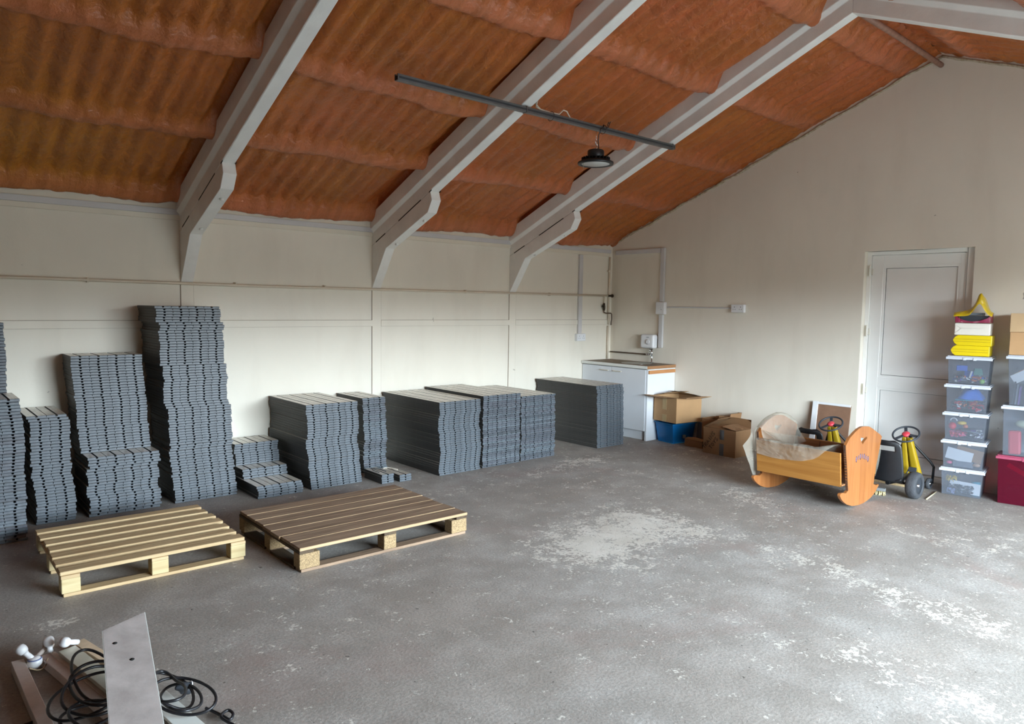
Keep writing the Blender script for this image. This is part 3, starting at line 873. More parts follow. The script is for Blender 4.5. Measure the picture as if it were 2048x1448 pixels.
def socket(name, loc, rz, w, h, d, label, double=True, switch=False):
    r = empty(name, loc, rz, label, 'switch' if switch else 'socket')
    MB().box((-w/2, -d, -h/2), (w/2, 0, h/2)).build('back_box', WHITEP, r, bevel=.004)
    MB().box((-w/2, -d-.008, -h/2), (w/2, -d-.0002, h/2)).build('face_plate', WHITEP, r, bevel=.003)
    yf = -d-.0085
    if switch:
        MB().box((-.012, yf-.004, -.018), (.012, yf, .018)).build('rocker', WHITEP, r, bevel=.002)
        MB().box((.02, yf-.001, -.022), (.026, yf, -.014)).build('indicator', C_DARK, r)
        return r
    for k in (-1, 1):
        hole = MB()
        cx = k*w*.25
        hole.box((cx-.003, yf-.0008, .010), (cx+.003, yf, .022)).box((cx-.017, yf-.0008, -.014), (cx-.009, yf, -.008)).box((cx+.009, yf-.0008, -.014), (cx+.017, yf, -.008))
        hole.build('pin_hole', C_DARK, r)
        MB().box((k*w*.075-.007, yf-.004, .006), (k*w*.075+.007, yf, .026)).build('rocker', WHITEP, r, bevel=.0015)
    return r
socket('double_socket', (6.762, YL-.0005, 1.205), 0, .155, .092, .04, 'white double socket low on the long wall below grey trunking')
socket('double_socket', (XG-.0005, 4.545, 1.606), -PI/2, .160, .090, .038, 'white double socket on the gable at the conduit end')
socket('fused_switch', (XG-.0005, 5.628, 1.596), -PI/2, .125, .150, .05, 'white fused switch box on the gable between trunking lengths', switch=True)
hw = empty('water_heater', (XG-.002, 5.785, 1.085), -PI/2, 'small white water heater with round dial over the sink', 'water heater')
MB().box((-.105,-.10,.0),(.105,0,.178)).build('casing', WHITEP, hw, bevel=.026, seg=4)
MB().lathe([(.036,0),(.034,.008),(.026,.012),(.0,.013)], 24, 0, T(.015,-.098,.085) @ RX(PI/2)).box((.012,-.121,.068),(.018,-.108,.102)).build('dial', GREYP, hw)
MB().box((-.005,-.1015,.138),(.035,-.0995,.144)).build('logo_mark', C_GREY, hw)
tp = empty('sink_tap', (XG-.065, 5.725, .906), 0, 'chrome swivel tap and pipes under the water heater', 'tap')
MB().lathe([(.02,0),(.02,.008),(.011,.014),(.010,.10),(.012,.105),(.012,.175)], 14).tube([(0,0,.09),(-.01,.03,.11),(-.012,.05,.108)], .007, 8).build('riser', CHROME, tp)
MB().tube([(.0,.028,.172),(.0,.028,.11),(.012,.05,.10)], .007, 8).lathe([(.011,0),(.011,.02)], 10, 0, T(0,.028,.145)).build('inlet', CHROME, tp)
MB().lathe([(.013,-.02),(.013,.02)], 10, 0, T(-.012,.058,.105) @ RX(PI/2)).build('knob', CHROME, tp)

# ------------------------------------------------------------------ sink unit
sc = empty('sink_cabinet', (6.835, 5.405, 0), 0, 'white two-door sink cabinet standing in the corner', 'cabinet')
MB().box((.022,.028,.115),(.536,1.066,.862)).build('carcass', MELAM, sc)
MB().box((.006,.0,.0),(.536,.026,.864)).build('end_panel', MELAM, sc, bevel=.0015)
MB().box((.05,.028,.0),(.066,1.066,.113)).build('plinth', MELAM, sc)
for i, (a, b, hy0, hy1) in enumerate(((.029,.563,.40,.535),(.567,1.066,.608,.75))):
    d = MB().box((.0,a,.116),(.018,b,.858)).build('door', MELAM, sc, bevel=.0015)
    h = MB().box((-.022,hy0,.803),(-.014,hy1,.815)).box((-.016,hy0,.803),(0,hy0+.014,.815)).box((-.016,hy1-.014,.803),(0,hy1,.815))
    h.build('handle', mat('cream plastic handle', rgb(214,206,190), .4), d, bevel=.003)
MB().box((.012,-.020,.808),(.520,-.0008,.850)).build('batten', BATTEN, sc, bevel=.002)
MB().box((.008,-.006,.853),(.53,-.0004,.864)).build('edge_strip', WEDGE, sc)
# worktop with a round inset sink
wt = empty('worktop', (6.815, 5.395, .8665), 0, 'dusty worktop with white front edge and raw chipboard end', 'worktop')
cx, cy, rr = .29, .40, .17
outer = [(.006,.004),(.557,.004),(.557,1.078),(.006,1.078)]
circ = [(cx+rr*math.cos(-PI*.75+2*PI*k/28), cy+rr*math.sin(-PI*.75+2*PI*k/28)) for k in range(29)]
key = outer[:] + [outer[0]] + circ[::-1]
MB().prism(key, 0, .037, 'Z').build('top', DUST, wt, fix=False)
MB().box((0,.004,.002),(.006,1.078,.0375)).build('front_edge', WEDGE, wt, bevel=.002)
MB().box((.004,.0,.001),(.557,.0042,.036)).build('end_edge', CHIP, wt)
MB().lathe([(.0,.0015),(.05,.002),(.135,.006),(.158,.022),(.166,.0385),(.190,.0395),(.192,.0375)], 36, 0, T(cx,cy,0)).build('sink_bowl', STEELS, wt)

# ------------------------------------------------------------------ cardboard boxes and the blue crate
def carton(name, loc, rz, w, d, h, m, label, flaps=(), t=.004, inside=None, tape=None):
    r = empty(name, loc, rz, label, 'box')
    b = MB()
    b.box((0,0,0),(w,d,t)).box((0,0,t),(w,t,h)).box((0,d-t,t),(w,d,h)).box((0,t,t),(t,d-t,h)).box((w-t,t,t),(w,d-t,h))
    b.build('body', m, r)
    for side, length, ang in flaps:
        if side in 'FB':
            y = 0 if side == 'F' else d
            s = -1 if side == 'F' else 1
            M = T(0, y, h) @ RX(-s*0 + s*ang)
            f = MB()
            n = 6
            f.grid(n, 3, lambda u, v: (u*w, s*v*length, -.010*math.sin(PI*u)*v))
            f.grid(n, 3, lambda u, v: (u*w, s*v*length, -t-.010*math.sin(PI*u)*v))
            f.box((0, s*length-.001, -t), (w, s*length, 0))
            f.build('flap', m, r).matrix_local = M
        else:
            x = 0 if side == 'L' else w
            s = -1 if side == 'L' else 1
            M = T(x, 0, h) @ RY(-s*ang)
            f = MB()
            f.grid(3, 6, lambda u, v: (s*u*length, v*d, -.010*math.sin(PI*v)*u))
            f.grid(3, 6, lambda u, v: (s*u*length, v*d, -t-.010*math.sin(PI*v)*u))
            f.box((s*length-.001, 0, -t), (s*length, d, 0))
            f.build('flap', m, r).matrix_local = M
    return r
bx = carton('cardboard_box', (6.90, 5.02, .2575), -.139, .415, .368, .298, CARD, 'open kraft box with spread flaps sitting on the blue crate', [('L',.165,.10),('R',.19,2.95),('F',.15,.11),('B',.17,2.93)])
# the near flap and far flaps lie almost flat; tape on the face towards the tile stacks
for z0, z1, bulge in ((.145,.285,.0),(-.0,.085,.0)):
    MB().box((-.0012,.16,z0),(-.0002,.225,z1)).build('tape', TAPEB, bx)
MB().box((-.001,.362,.14),(.012,.366,.29)).build('loose_edge', CARDIN, bx)
# blue translucent crate
def crate(name, loc, rz, wb, db, wt_, dt, h, m, mr, label, t=.004, rim=.014, foot=.0, cat='storage box'):
    r = empty(name, loc, rz, label, cat)
    b = MB()
    def ringv(w, d, z): return [(-w/2,-d/2,z),(w/2,-d/2,z),(w/2,d/2,z),(-w/2,d/2,z)]
    o0 = ringv(wb, db, foot); o1 = ringv(wt_, dt, h); i1 = ringv(wt_-2*t, dt-2*t, h); i0 = ringv(wb-2*t, db-2*t, foot+t)
    vs = o0+o1+i1+i0
    fs = [(3,2,1,0)]
    for k in range(4):
        j = (k+1) % 4
        fs += [(k,j,4+j,4+k),(4+k,4+j,8+j,8+k),(8+k,8+j,12+j,12+k)]
    fs.append((12,13,14,15))
    b.add(vs, fs)
    b.build('body', m, r, bevel=.012, seg=3)
    q = MB()
    w, d = wt_, dt
    for a, c in (((-w/2-rim,-d/2-rim,h-.012),(w/2+rim,-d/2,h)),((-w/2-rim,d/2,h-.012),(w/2+rim,d/2+rim,h)),((-w/2-rim,-d/2,h-.012),(-w/2,d/2,h)),((w/2,-d/2,h-.012),(w/2+rim,d/2,h))):
        q.box(a, c)
    q.build('rim', mr, r, bevel=.003)
    return r
bb = crate('storage_crate', (7.138, 5.20, 0), -.139, .315, .245, .385, .288, .240, BLUEBIN, BLUELID, 'translucent blue plastic crate under the open kraft box')
MB().box((-.02,-.158,.06),(.02,-.136,.10)).build('clip', mat('grey clip', rgb(130,130,128), .5), bb, bevel=.004)
r_ = random.Random(2)
tag(MB().tube([(7.06,5.16,.02),(7.02,5.20,.06),(7.06,5.27,.07),(7.12,5.24,.05)], .006, 8).build('white_flex', CABLEW), 'white cord lying inside the blue crate', 'cord')
tag(MB().ball((0,0,.038),.036,14,0,T(7.12,5.14,.006)).build('toy_ball', C_GREY), 'grey ball inside the blue crate', 'ball')
carton('cardboard_box', (6.995, 4.72, 0), -.03, .125, .245, .078, CARD2, 'low flat brown box on the floor beside the blue crate', [('L',.058,2.9),('R',.058,2.95)])
kb = MB().box((0,0,0),(.01,.11,.245)).build('plastic_offcut', GREYSHEET, None, (7.30, 4.90, 0), (0, .06, 0), .002)
tag(kb, 'grey plastic offcut standing behind the blue crate', 'panel')
tb = carton('cardboard_box', (7.146, 4.480, 0), -.03, .22, .36, .33, CARD2, 'taller brown box with raised back flaps against the gable', [('R',.085,1.50),('F',.09,1.40)])
ob = carton('cardboard_box', (6.835, 4.195, 0), -.02, .285, .41, .290, CARD2, 'open brown box with black handwriting and silver tape', [('L',.135,3.02),('F',.17,2.98),('R',.10,1.56),('B',.20,2.62)])
MB().box((-.0015,.145,.0),(-.0003,.198,.130)).build('tape', TAPEG, ob)
MB().grid(4, 8, lambda u, v: (-.0012-.010*math.sin(PI*v)*(1-abs(2*u-1)), .145+.053*u, .175+.108*v)).build('tape', TAPEG, ob)
GL = {'T': [[(0,1),(1,1)],[(.5,1),(.5,0)]], 'O': [[(.5,1),(.1,.7),(.1,.3),(.5,0),(.9,.3),(.9,.7),(.5,1)]], 'Y': [[(0,1),(.5,.5),(1,1)],[(.5,.5),(.5,0)]],
      'S': [[(.9,.9),(.5,1),(.1,.8),(.5,.5),(.9,.25),(.5,0),(.1,.1)]], 'R': [[(0,0),(0,1),(.8,.9),(.8,.6),(0,.5),(.9,0)]], 'A': [[(0,0),(.5,1),(1,0)],[(.2,.4),(.8,.4)]],
      'I': [[(.5,1),(.5,0)]], 'N': [[(0,0),(0,1),(1,0),(1,1)]]}
ink = MB()
def write(txt, y, z, s, ang):
    ca, sa = math.cos(ang), math.sin(ang)
    for k, ch in enumerate(txt):
        for line in GL[ch]:
            pts = []
            for a, b in line:
                u = (k*1.25+a)*s*.8; v = b*s
                pts.append((-.0006, y-(u*ca-v*sa), z+(u*sa+v*ca)))
            ink.tube(pts, .0030, 5)
write('TRAINS', .385, .040, .040, .98); write('TOYS', .300, .050, .040, .98)
ink.build('handwriting', INK, ob)

# framed board leaning on the gable
lb = empty('leaning_board', (7.255, 3.215, 0.002), 0, 'brown hardboard panel with white edge strip leaning by the door', 'board')
MB().box((0,0,0),(.012,.385,.64)).build('panel', HARDB, lb).rotation_euler = (0, .13, 0)
MB().box((-.012,.335,0),(-.0005,.392,.655)).build('edge_strip', WHITEP, lb, bevel=.002).rotation_euler = (0, .13, 0)
MB().box((-.012,.0,.628),(-.0005,.334,.652)).build('top_strip', WHITEP, lb, bevel=.002).rotation_euler = (0, .13, 0)

# ------------------------------------------------------------------ rocking cradle
CO = [(6.07,.652),(6.005,.655),(5.936,.643),(5.87,.621),(5.779,.581),(5.722,.529),(5.735,.466),(5.762,.364),(5.789,.237),(5.808,.155),(5.763,.139),(5.700,.152),(5.672,.150),(5.664,.133),(5.690,.103),(5.729,.075),(5.785,.046),(5.843,.026),(5.90,.012),(5.957,.005),(6.03,.0),(6.10,.001),(6.17,.010),(6.244,.025),(6.30,.047),(6.344,.072),(6.393,.112),(6.385,.118),(6.338,.118),(6.285,.135),(6.298,.227),(6.330,.321),(6.370,.438),(6.398,.530),(6.358,.556),(6.262,.595),(6.198,.622),(6.136,.644)]
CX = 6.04
cr = empty('rocking_cradle', (CX, 2.53, 0.001), 0, 'honey pine rocking cradle half covered in clear plastic', 'cradle')
def board(y, name):
    # outline with a heart-shaped hole cut through (joined to the outline by a slit)
    out = [(x-CX, z) for x, z in CO]
    ht = [(-.010,.506),(.020,.528),(.062,.545),(.066,.556),(.058,.563),(.034,.561),(.012,.555),(-.010,.560),(-.036,.567),(-.052,.564),(-.056,.553),(-.040,.532)]
    k = 20 # start of slit: lowest point of the rocker
    poly = out[k:]+out[:k+1] + [ht[0]] + ht[:0:-1] + [ht[0]]
    return MB().prism(poly, y, y+.022, 'Y').build(name, PINEV, cr, fix=False)
e1 = board(0, 'end_board')
e2 = board(.757, 'end_board')
for e, y in ((e1, 0), (e2, .757)):
    for idx in ((5,6,7,8,9), (29,30,31,32,33)):
        pts = [(CO[i][0]-CX, CO[i][1]) for i in idx]
        s = -1 if idx[0] == 5 else 1
        mb = MB()
        n = 22
        for i in range(n):
            f = i/(n-1)*(len(pts)-1); a = min(int(f), len(pts)-2); t = f-a
            x = pts[a][0]+(pts[a+1][0]-pts[a][0])*t; z = pts[a][1]+(pts[a+1][1]-pts[a][1])*t
            mb.box((x+s*.0005 if s > 0 else x-.005, y+.003, z-.006), (x+.005 if s > 0 else x-.0005, y+.019, z+.006))
        mb.build('notched_edging', LACE, e)
fl = MB()
for k in range(7):
    t = k/6
    x = -.115 + .22*t; z = .372 + .042*math.sin(PI*min(1, .18+t*.75)) - .012*t
    fl.lathe([(0,0),(.023-.005*(k % 2),.0004),(.014,.0012),(0,.0014)], 10, 0, T(x, -.0002, z) @ RX(PI/2) @ Matrix.Diagonal((.6,1.15,1,1)))
fl.build('painted_flowers', PURPLE, e1)
# sloping side panels
for s in (-1, 1):
    xt, zt, xb, zb = s*(.352 if s < 0 else .346), (.470 if s < 0 else .424), s*.316, .192
    mb = MB().prism([(xb-.009, zb), (xb+.009, zb), (xt+.009, zt), (xt-.009, zt)], .0225, .7565, 'Y')
    p = mb.build('side_panel', PINE, cr, bevel=.002)
    i = MB().prism([(xb-s*.0095, zb+.01), (xb-s*.012, zb+.01), (xt-s*.012, zt-.01), (xt-s*.0095, zt-.01)], .03, .75, 'Y').build('lining', PINEIN, p)
    for k in (.28, .52):
        MB().prism([(xb-s*.0118, zb+.012), (xb-s*.0135, zb+.012), (xt-s*.0135, zt-.012), (xt-s*.0118, zt-.012)], k, k+.004, 'Y').build('lining_seam', DARKGAP, i)
MB().box((-.325,.0225,.195),(.325,.7565,.207)).build('base_board', PINEIN, cr)

# clear plastic sheet thrown over the far end and the front rail
psh = empty('plastic_sheet', (CX, 2.9, 0.5), 0, 'crumpled clear plastic sheet draped over the cradle', 'plastic sheet')
PO = T(-CX, -2.9, -.5)
def wr3(p, a=.012, f=9.0):
    v = Vector(p)
    a = a*(.7+1.6*abs(noise.noise(v*f*2.3)))
    return (p[0]+a*noise.noise(v*f), p[1]+a*noise.noise(v*f+Vector((5,1,2))), p[2]+a*.6*noise.noise(v*f+Vector((1,7,3))))
def rail(u, v):
    # u: across, from hanging outside the rail to lying in the cradle; v: from far end to near end
    y = 2.53 + .738 - .700*v
    k = math.sin(PI*min(1, v*1.02))
    drop = .145*(1-v)**.5 + .045*k - .012
    if v > .78: drop *= max(.08, 1-(v-.78)/.24)
    xo, zr = 5.655, .486 + (.045*max(0, v-.72)/.28)
    if u < .45:
        t = u/.45
        q = (xo + (1-t)*(.012+.03*drop), y, zr - drop*(1-t))
    else:
        t = (u-.45)/.55
        sag = .065*k + .02
        q = (xo+.07+.16*t*(1-.25*v), y, zr - sag*t**.8 - .03*t)
        if t < .15: q = (xo+.07*t/.15*.9, y, zr+.004)
    return wr3(q, .012+.010*u, 7)
MB().grid(26, 60, rail, 0, PO).build('rail_cover', SHEET, psh)
def over_end(u, v):
    # lies on the inner face of the far board, over its crest and down the back
    x = CX - .318 + .636*u
    e = abs(2*u-1)
    crest = .674 - .084*e**2.2 - .02*e
    if v < .6:
        t = v/.6
        y = 3.268 - .10*(1-t)**2; z = .40 + (crest-.40)*t - .02*(1-t)*math.sin(PI*u)
    else:
        t = (v-.6)/.4
        y = 3.268 + .062*min(1, t*3); z = crest + .006*math.sin(PI*min(1, t*3)) - .30*max(0, t-.25)
    return wr3((x, y, z), .009 if v < .55 else .004, 5)
MB().grid(40, 34, over_end, 0, PO).build('end_cover', SHEET, psh)
def flap(u, v):
    # hangs down outside the left edge of the far board
    w = .155*(1-.75*v)*(1 if u < 1 else 1)
    x = 5.700 + .10*v*.9 - w*(1-u)*.95; y = 3.338 - .008*math.sin(PI*u); z = .535 - .42*v - .11*(1-u)*(1-v)
    return wr3((x, y, z), .012, 6)
MB().grid(16, 26, flap, 0, PO).build('hanging_flap', SHEET, psh)
def fold(u, v):
    # loose fold between the far board and the rail
    a = Vector((5.70, 3.25, .56)).lerp(Vector((6.30, 3.24, .44)), u)
    b = Vector((5.70, 2.98, .468)).lerp(Vector((6.10, 3.02, .34)), u)
    p = a.lerp(b, v); p.z -= .07*math.sin(PI*v)*(.4+.6*u)
    if u < .12: p.x += .02
    return wr3(p, .016, 6)
MB().grid(26, 24, fold, 0, PO).build('loose_fold', SHEET, psh)
def side(u, v):
    x = 6.412 + .055*math.sin(PI*v)*(1-u) + .02*u; y = 2.56 + .09*u; z = .545 - .36*v
    return wr3((x - .03*max(0, v-.3), y, z), .007, 9)
MB().grid(8, 24, side, 0, PO).build('near_corner', SHEET, psh)
sc2 = MB().grid(10, 6, lambda u, v: wr3((6.17+.10*u, 2.98+.05*v, .012+.012*math.sin(PI*v)), .010, 30))
tag(sc2.build('plastic_scrap', SHEET), 'small scrap of clear plastic on the floor under the cradle', 'scrap')

# ------------------------------------------------------------------ pedal karts
def kart(loc, label):
    k = empty('pedal_kart', loc, 0, label, 'pedal kart', 'yellow and black pedal karts')
    # seat shell: back with a hand slot, and pan
    def back(u, v):
        w = .145*(1-.16*v**2.5)
        if v > .86: w *= math.sqrt(max(.05, 1-((v-.86)/.145)**2))*.55+.45
        return (-.075-.055*v+.03*(2*u-1)**2, w*(2*u-1), .125+.365*v)
    mb = MB(); nu, nv = 20, 24
    vs = [back(i/nu, j/nv) for j in range(nv+1) for i in range(nu+1)]
    fs = []
    for j in range(nv):
        for i in range(nu):
            if 18 <= j < 21 and 4 <= i < 16: continue
            fs.append((j*(nu+1)+i, j*(nu+1)+i+1, (j+1)*(nu+1)+i+1, (j+1)*(nu+1)+i))
    mb.add(vs, fs, 0, None, True)
    mb.grid(12, 10, lambda u, v: (-.075+.25*v, .135*(2*u-1)*(1-.15*v), .127+.03*(2*u-1)**2+.02*v**2), 0)
    s = mb.build('seat', BLACK, k)
    so_ = s.modifiers.new('shell', 'SOLIDIFY'); so_.thickness = .014; so_.offset = 0
    # frame
    fr_ = MB().tube([(-.02,0,.10),(.20,0,.085),(.50,0,.085)], .018, 10)
    fr_.tube([(0,-.17,.117),(0,.17,.117)], .010, 8)
    fr_.tube([(.48,-.15,.05),(.48,.15,.05)], .010, 8)
    fr_.tube([(0,-.06,.117),(-.02,-.04,.135)], .012, 8).tube([(0,.06,.117),(-.02,.04,.135)], .012, 8)
    fr_.build('frame', BLACKM, k)
    for sgn in (-1, 1):
        MB().tube([(.375,sgn*.022,.475),(.40,sgn*.05,.40),(.49,sgn*.165,.245),(.515,sgn*.185,.20),(.515,sgn*.180,.05)] if sgn < 0 else [(.375,.022,.475),(.40,.045,.40),(.43,.09,.27),(.42,.10,.16),(.40,.06,.10)], .011, 8).build('hoop', BLACKM, k)
    # yellow nose panel with folded edges
    nose = MB()
    prof = [(-.5,.0),(-.46,.03),(-.08,.030),(-.05,.010),(.05,.010),(.08,.030),(.40,.03),(.5,-.01)]
    def nf(u, v):
        f = u*(len(prof)-1); a = min(int(f), len(prof)-2); t = f-a
        w = prof[a][0]+(prof[a+1][0]-prof[a][0])*t; d = prof[a][1]+(prof[a+1][1]-prof[a][1])*t
        x = .375+.05*v+.03*v*v; z = .465-.30*v-.05*v*v
        return (x-d, w*(.075+.105*v)-.022*v, z)
    nose.grid(28, 14, nf)
    n_ = nose.build('nose_panel', YELLOW, k)
    so_ = n_.modifiers.new('shell', 'SOLIDIFY'); so_.thickness = .006
    # steering wheel
    M = T(.335, 0, .493) @ RY(-.56)
    sw = MB().torus(.108, .0085, 40, 10, 0, M).build('steering_wheel', RUBBER, k)
    sp = MB()
    for a in (.35, PI*.5+.9, -PI*.5-.1):
        sp.add([(.02*math.cos(a+.7),.02*math.sin(a+.7),.002),(.02*math.cos(a-.7),.02*math.sin(a-.7),.002),(.105*math.cos(a-.12),.105*math.sin(a-.12),.002),(.105*math.cos(a+.12),.105*math.sin(a+.12),.002),
                (.02*math.cos(a+.7),.02*math.sin(a+.7),-.006),(.02*math.cos(a-.7),.02*math.sin(a-.7),-.006),(.105*math.cos(a-.12),.105*math.sin(a-.12),-.006),(.105*math.cos(a+.12),.105*math.sin(a+.12),-.006)],
               [(0,1,2,3),(7,6,5,4),(0,4,5,1),(1,5,6,2),(2,6,7,3),(3,7,4,0)], 0, M)
    sp.build('spoke', RUBBER, sw)
    MB().lathe([(.032,-.008),(.033,.006),(.026,.014),(0,.016)], 24, 0, M).build('hub_cap', RED, sw)
    MB().tube([(.355,0,.478),(.43,0,.46),(.53,0,.10)], .010, 8).build('steering_column', BLACKM, k)
    # wheels
    def wheel(x, y, r, w, out):
        Mw = T(x, y, r) @ RX(PI/2)
        ty = MB().lathe([(r*.60,-w/2),(r*.86,-w/2),(r*.97,-w*.36),(r,-w*.12),(r,w*.12),(r*.97,w*.36),(r*.86,w/2),(r*.60,w/2),(r*.60,-w/2)], 36, 0, Mw, True, False).build('wheel', TYRE, k)
        MB().lathe([(0,-w*.30),(r*.30,-w*.32),(r*.60,-w*.44),(r*.60,w*.44),(r*.30,w*.32),(0,w*.30)], 24, 0, Mw).build('rim', RUBBER, ty)
        MB().lathe([(.016,-w*.5),(.016,w*.5)], 12, 0, Mw).box((-.012,-.003,w*.44 if out < 0 else -w*.47),(.012,.003,w*.47 if out < 0 else -w*.44),0,Mw).build('hub', CHROME, ty)
    wheel(0, -.215, .116, .085, -1); wheel(0, .215, .116, .085, 1)
    wheel(.48, -.165, .05, .035, -1); wheel(.48, .165, .05, .035, 1)
    pd = MB().box((.30,-.11,.165),(.325,-.05,.205)).box((.30,.05,.125),(.325,.11,.165)).tube([(.31,-.05,.185),(.31,-.02,.10)], .006, 8).tube([(.31,.05,.145),(.31,.02,.10)], .006, 8)
    pd.build('pedal', RUBBER, k)
    MB().ball((.12,.135,.185),.022,12).build('brake_knob', RED, k)
    MB().tube([(.12,.135,.17),(.13,.10,.10)], .006, 8).build('brake_lever', BLACKM, k)
    return k
kart((6.615, 2.540, 0), 'pedal kart between cradle and storage boxes, black seat back and grey tyre showing')
kart((6.625, 3.235, 0), 'pedal kart behind the cradle, steering wheel seen above its rail')
br = empty('broom_head', (6.50, 2.62, 0), .25, 'cream bristled broom head lying under the black kart seat', 'broom head')
MB().box((-.02,-.10,.035),(.022,.075,.062)).build('stock', GREYSHEET, br, bevel=.004)
bt_ = MB(); r2 = random.Random(9)
for i in range(60):
    y = -.095+.165*(i/59); 
    bt_.tube([(r2.uniform(-.014,.014), y, .036), (r2.uniform(-.035,.03), y+r2.uniform(-.008,.008), .003)], .0035, 5)
bt_.build('bristles', RAFFIA, br)
tag(MB().tube([(6.66,2.24,.006),(6.82,2.26,.006),(7.02,2.285,.006)], .006, 6).build('cane', wood('pale cane', rgb(196,186,160), rgb(160,146,118), .6)), 'thin pale cane on the floor beside the kart tyre', 'cane')
tag(MB().box((6.98,2.40,.001),(7.02,2.92,.018)).build('floor_batten', PALEWOOD), 'pale wooden strip on the floor before the door', 'wood strip')

# ------------------------------------------------------------------ storage boxes
BR = -1.396
def tote(loc, w, d, h, label, mbody, mlid, taper=.93):
    r = empty('storage_box', loc, BR, label, 'storage box')
    t = .003
    hb = h-.022
    def ringv(k, z, o=0.0): 
        a, b = w/2*k-o, d/2*k-o
        return [(-a,-b,z),(a,-b,z),(a,b,z),(-a,b,z)]
    vs = ringv(taper, .001)+ringv(1, hb)+ringv(1, hb, t)+ringv(taper, .001+t, t)
    fs = [(3,2,1,0)]
    for k in range(4):
        j = (k+1) % 4
        fs += [(k,j,4+j,4+k),(4+k,4+j,8+j,8+k),(8+k,8+j,12+j,12+k)]
    fs.append((12,13,14,15))
    b = MB().add(vs, fs, 0, T(w/2, d/2, 0)).build('body', mbody, r, bevel=.014, seg=3)
    l = MB().box((-.014,-.014,hb+.001),(w+.014,d+.010,hb+.012)).box((-.006,-.006,hb+.012),(w+.006,d+.004,h-.001)).box((-.016,-.016,hb-.010),(w+.016,-.010,hb+.012)).build('lid', mlid, r, bevel=.006, seg=3)
    for x in (w*.40, w*.64):
        MB().box((x-.012,-.021,hb-.014),(x+.012,-.0165,hb+.010)).build('clip', mlid, l, bevel=.002)
    return r
LX, LY = 7.004, 2.252
HP = .2455
LL = ['lowest of the five clear boxes, yellow tassel and white card inside', 'clear box fourth down in the five, brown and white card inside', 'middle clear box of the five, red ball and pink toys inside', 'clear box second down in the five, blue bag inside', 'uppermost of the five clear boxes, full of loose toy bricks']
for i in range(5):
    o = -.004*i
    tote((LX+.002*i, LY+.001*i, i*HP), .312, .285, HP-.0015, LL[i], BIN, BINLID)
RX_, RY_ = 7.048, 1.842
tote((RX_, RY_, 0), .45, .245, .412, 'maroon see-through storage box on the floor at the right edge', MAROON, MAROONL)
tote((RX_+.006, RY_-.012, .4125), .43, .235, .422, 'clear box with red case and soft toys above the maroon box', BIN, BINLID)
tote((RX_+.012, RY_-.022, .8350), .42, .225, .420, 'clear box with books and picture cards under the kraft carton', BIN, BINLID, .88)
def inbox(loc, z0, boxes): pass
ca, sa = math.cos(BR), math.sin(BR)
def W2(ox, oy, x, y): return (ox+x*ca-y*sa, oy+x*sa+y*ca)
def item(mb, name, m, base, x, y, z, label, cat, rz=0.0, rx=0.0, ry=0.0, bevel=0.0):
    px, py = W2(base[0], base[1], x, y)
    o = mb.build(name, m, bevel=bevel)
    o.location = (px, py, z); o.rotation_euler = (rx, ry, BR+rz)
    return tag(o, label, cat)
B = lambda i: (LX+.002*i, LY+.001*i)
Z0 = lambda i: i*HP + .006
# uppermost: toy bricks
item(MB().box((-.04,-.03,0),(.04,.03,.045)), 'toy_crate', C_BLUE, B(4), .095, .10, Z0(4)+.105, 'blue toy crate inside the uppermost clear box', 'toy', .2)
item(MB().box((-.028,-.02,0),(.028,.02,.05)), 'toy_block', C_BLUE, B(4), .155, .07, Z0(4)+.055, 'small blue toy block below the blue toy crate', 'toy', -.3)
item(MB().frustum((.075,.06),(.05,.04),.055), 'toy_house', C_GREEN, B(4), .215, .10, Z0(4)+.075, 'green toy house inside the uppermost clear box', 'toy', .3)
item(MB().box((-.035,-.012,0),(.035,.012,.012)), 'toy_plank', C_ORA, B(4), .215, .05, Z0(4)+.050, 'orange toy plank in front of the green toy house', 'toy', -.35, .2)
item(MB().box((-.006,-.006,0),(.006,.006,.06)), 'toy_post', C_WHITE, B(4), .165, .035, Z0(4)+.050, 'white upright toy post in the uppermost clear box', 'toy', 0, 0, .25)
item(MB().ball((0,0,.022),.022), 'toy_ball', C_LIME, B(4), .255, .045, Z0(4)+.001, 'lime toy ball in the uppermost clear box', 'toy')
def loose(name, base, z, n, cols, seed, label, zmax=.055, xr=(.045,.268), yr=(.045,.235), size=(.008,.022)):
    mb = MB(); r = random.Random(seed)
    for i in range(n):
        x, y = r.uniform(*xr), r.uniform(*yr); zz = r.uniform(.014, zmax)
        a, b, c = r.uniform(*size), r.uniform(.004, size[0]), r.uniform(.003, size[0])
        px, py = W2(base[0], base[1], x, y)
        mb.box((-a,-b,-c),(a,b,c), r.randrange(len(cols)), T(px,py,z+zz) @ RZ(r.uniform(0,PI)) @ RX(r.uniform(-.6,.6)) @ RY(r.uniform(-.4,.4)))
    o = mb.build(name, cols, fix=False)
    return tag(o, label, 'toy bits', None, 'stuff')
loose('loose_toy_bricks', B(4), Z0(4), 170, [C_WHITE, C_DARK, C_GREY, C_WHITE, C_BLUE, C_DARK, C_ORA, C_PURP], 4, 'loose white and dark toy bricks filling the uppermost clear box')
def dome(w, d, h, s): 
    return MB().grid(16, 12, lambda u, v: wr3((w*(u-.5), d*(v-.5), .004+h*math.sin(PI*u)**.7*math.sin(PI*v)**.6), .012, 16+s))
item(dome(.20,.20,.10,0), 'thin_bag', C_BAG, B(3), .175, .14, Z0(3)+.102, 'crumpled blue bag inside the clear box second down', 'bag')
item(MB().box((-.07,-.05,0),(.07,.05,.008)), 'toy_sheet', C_TEAL, B(3), .13, .11, Z0(3)+.090, 'teal sheet beneath the blue bag', 'toy', .1)
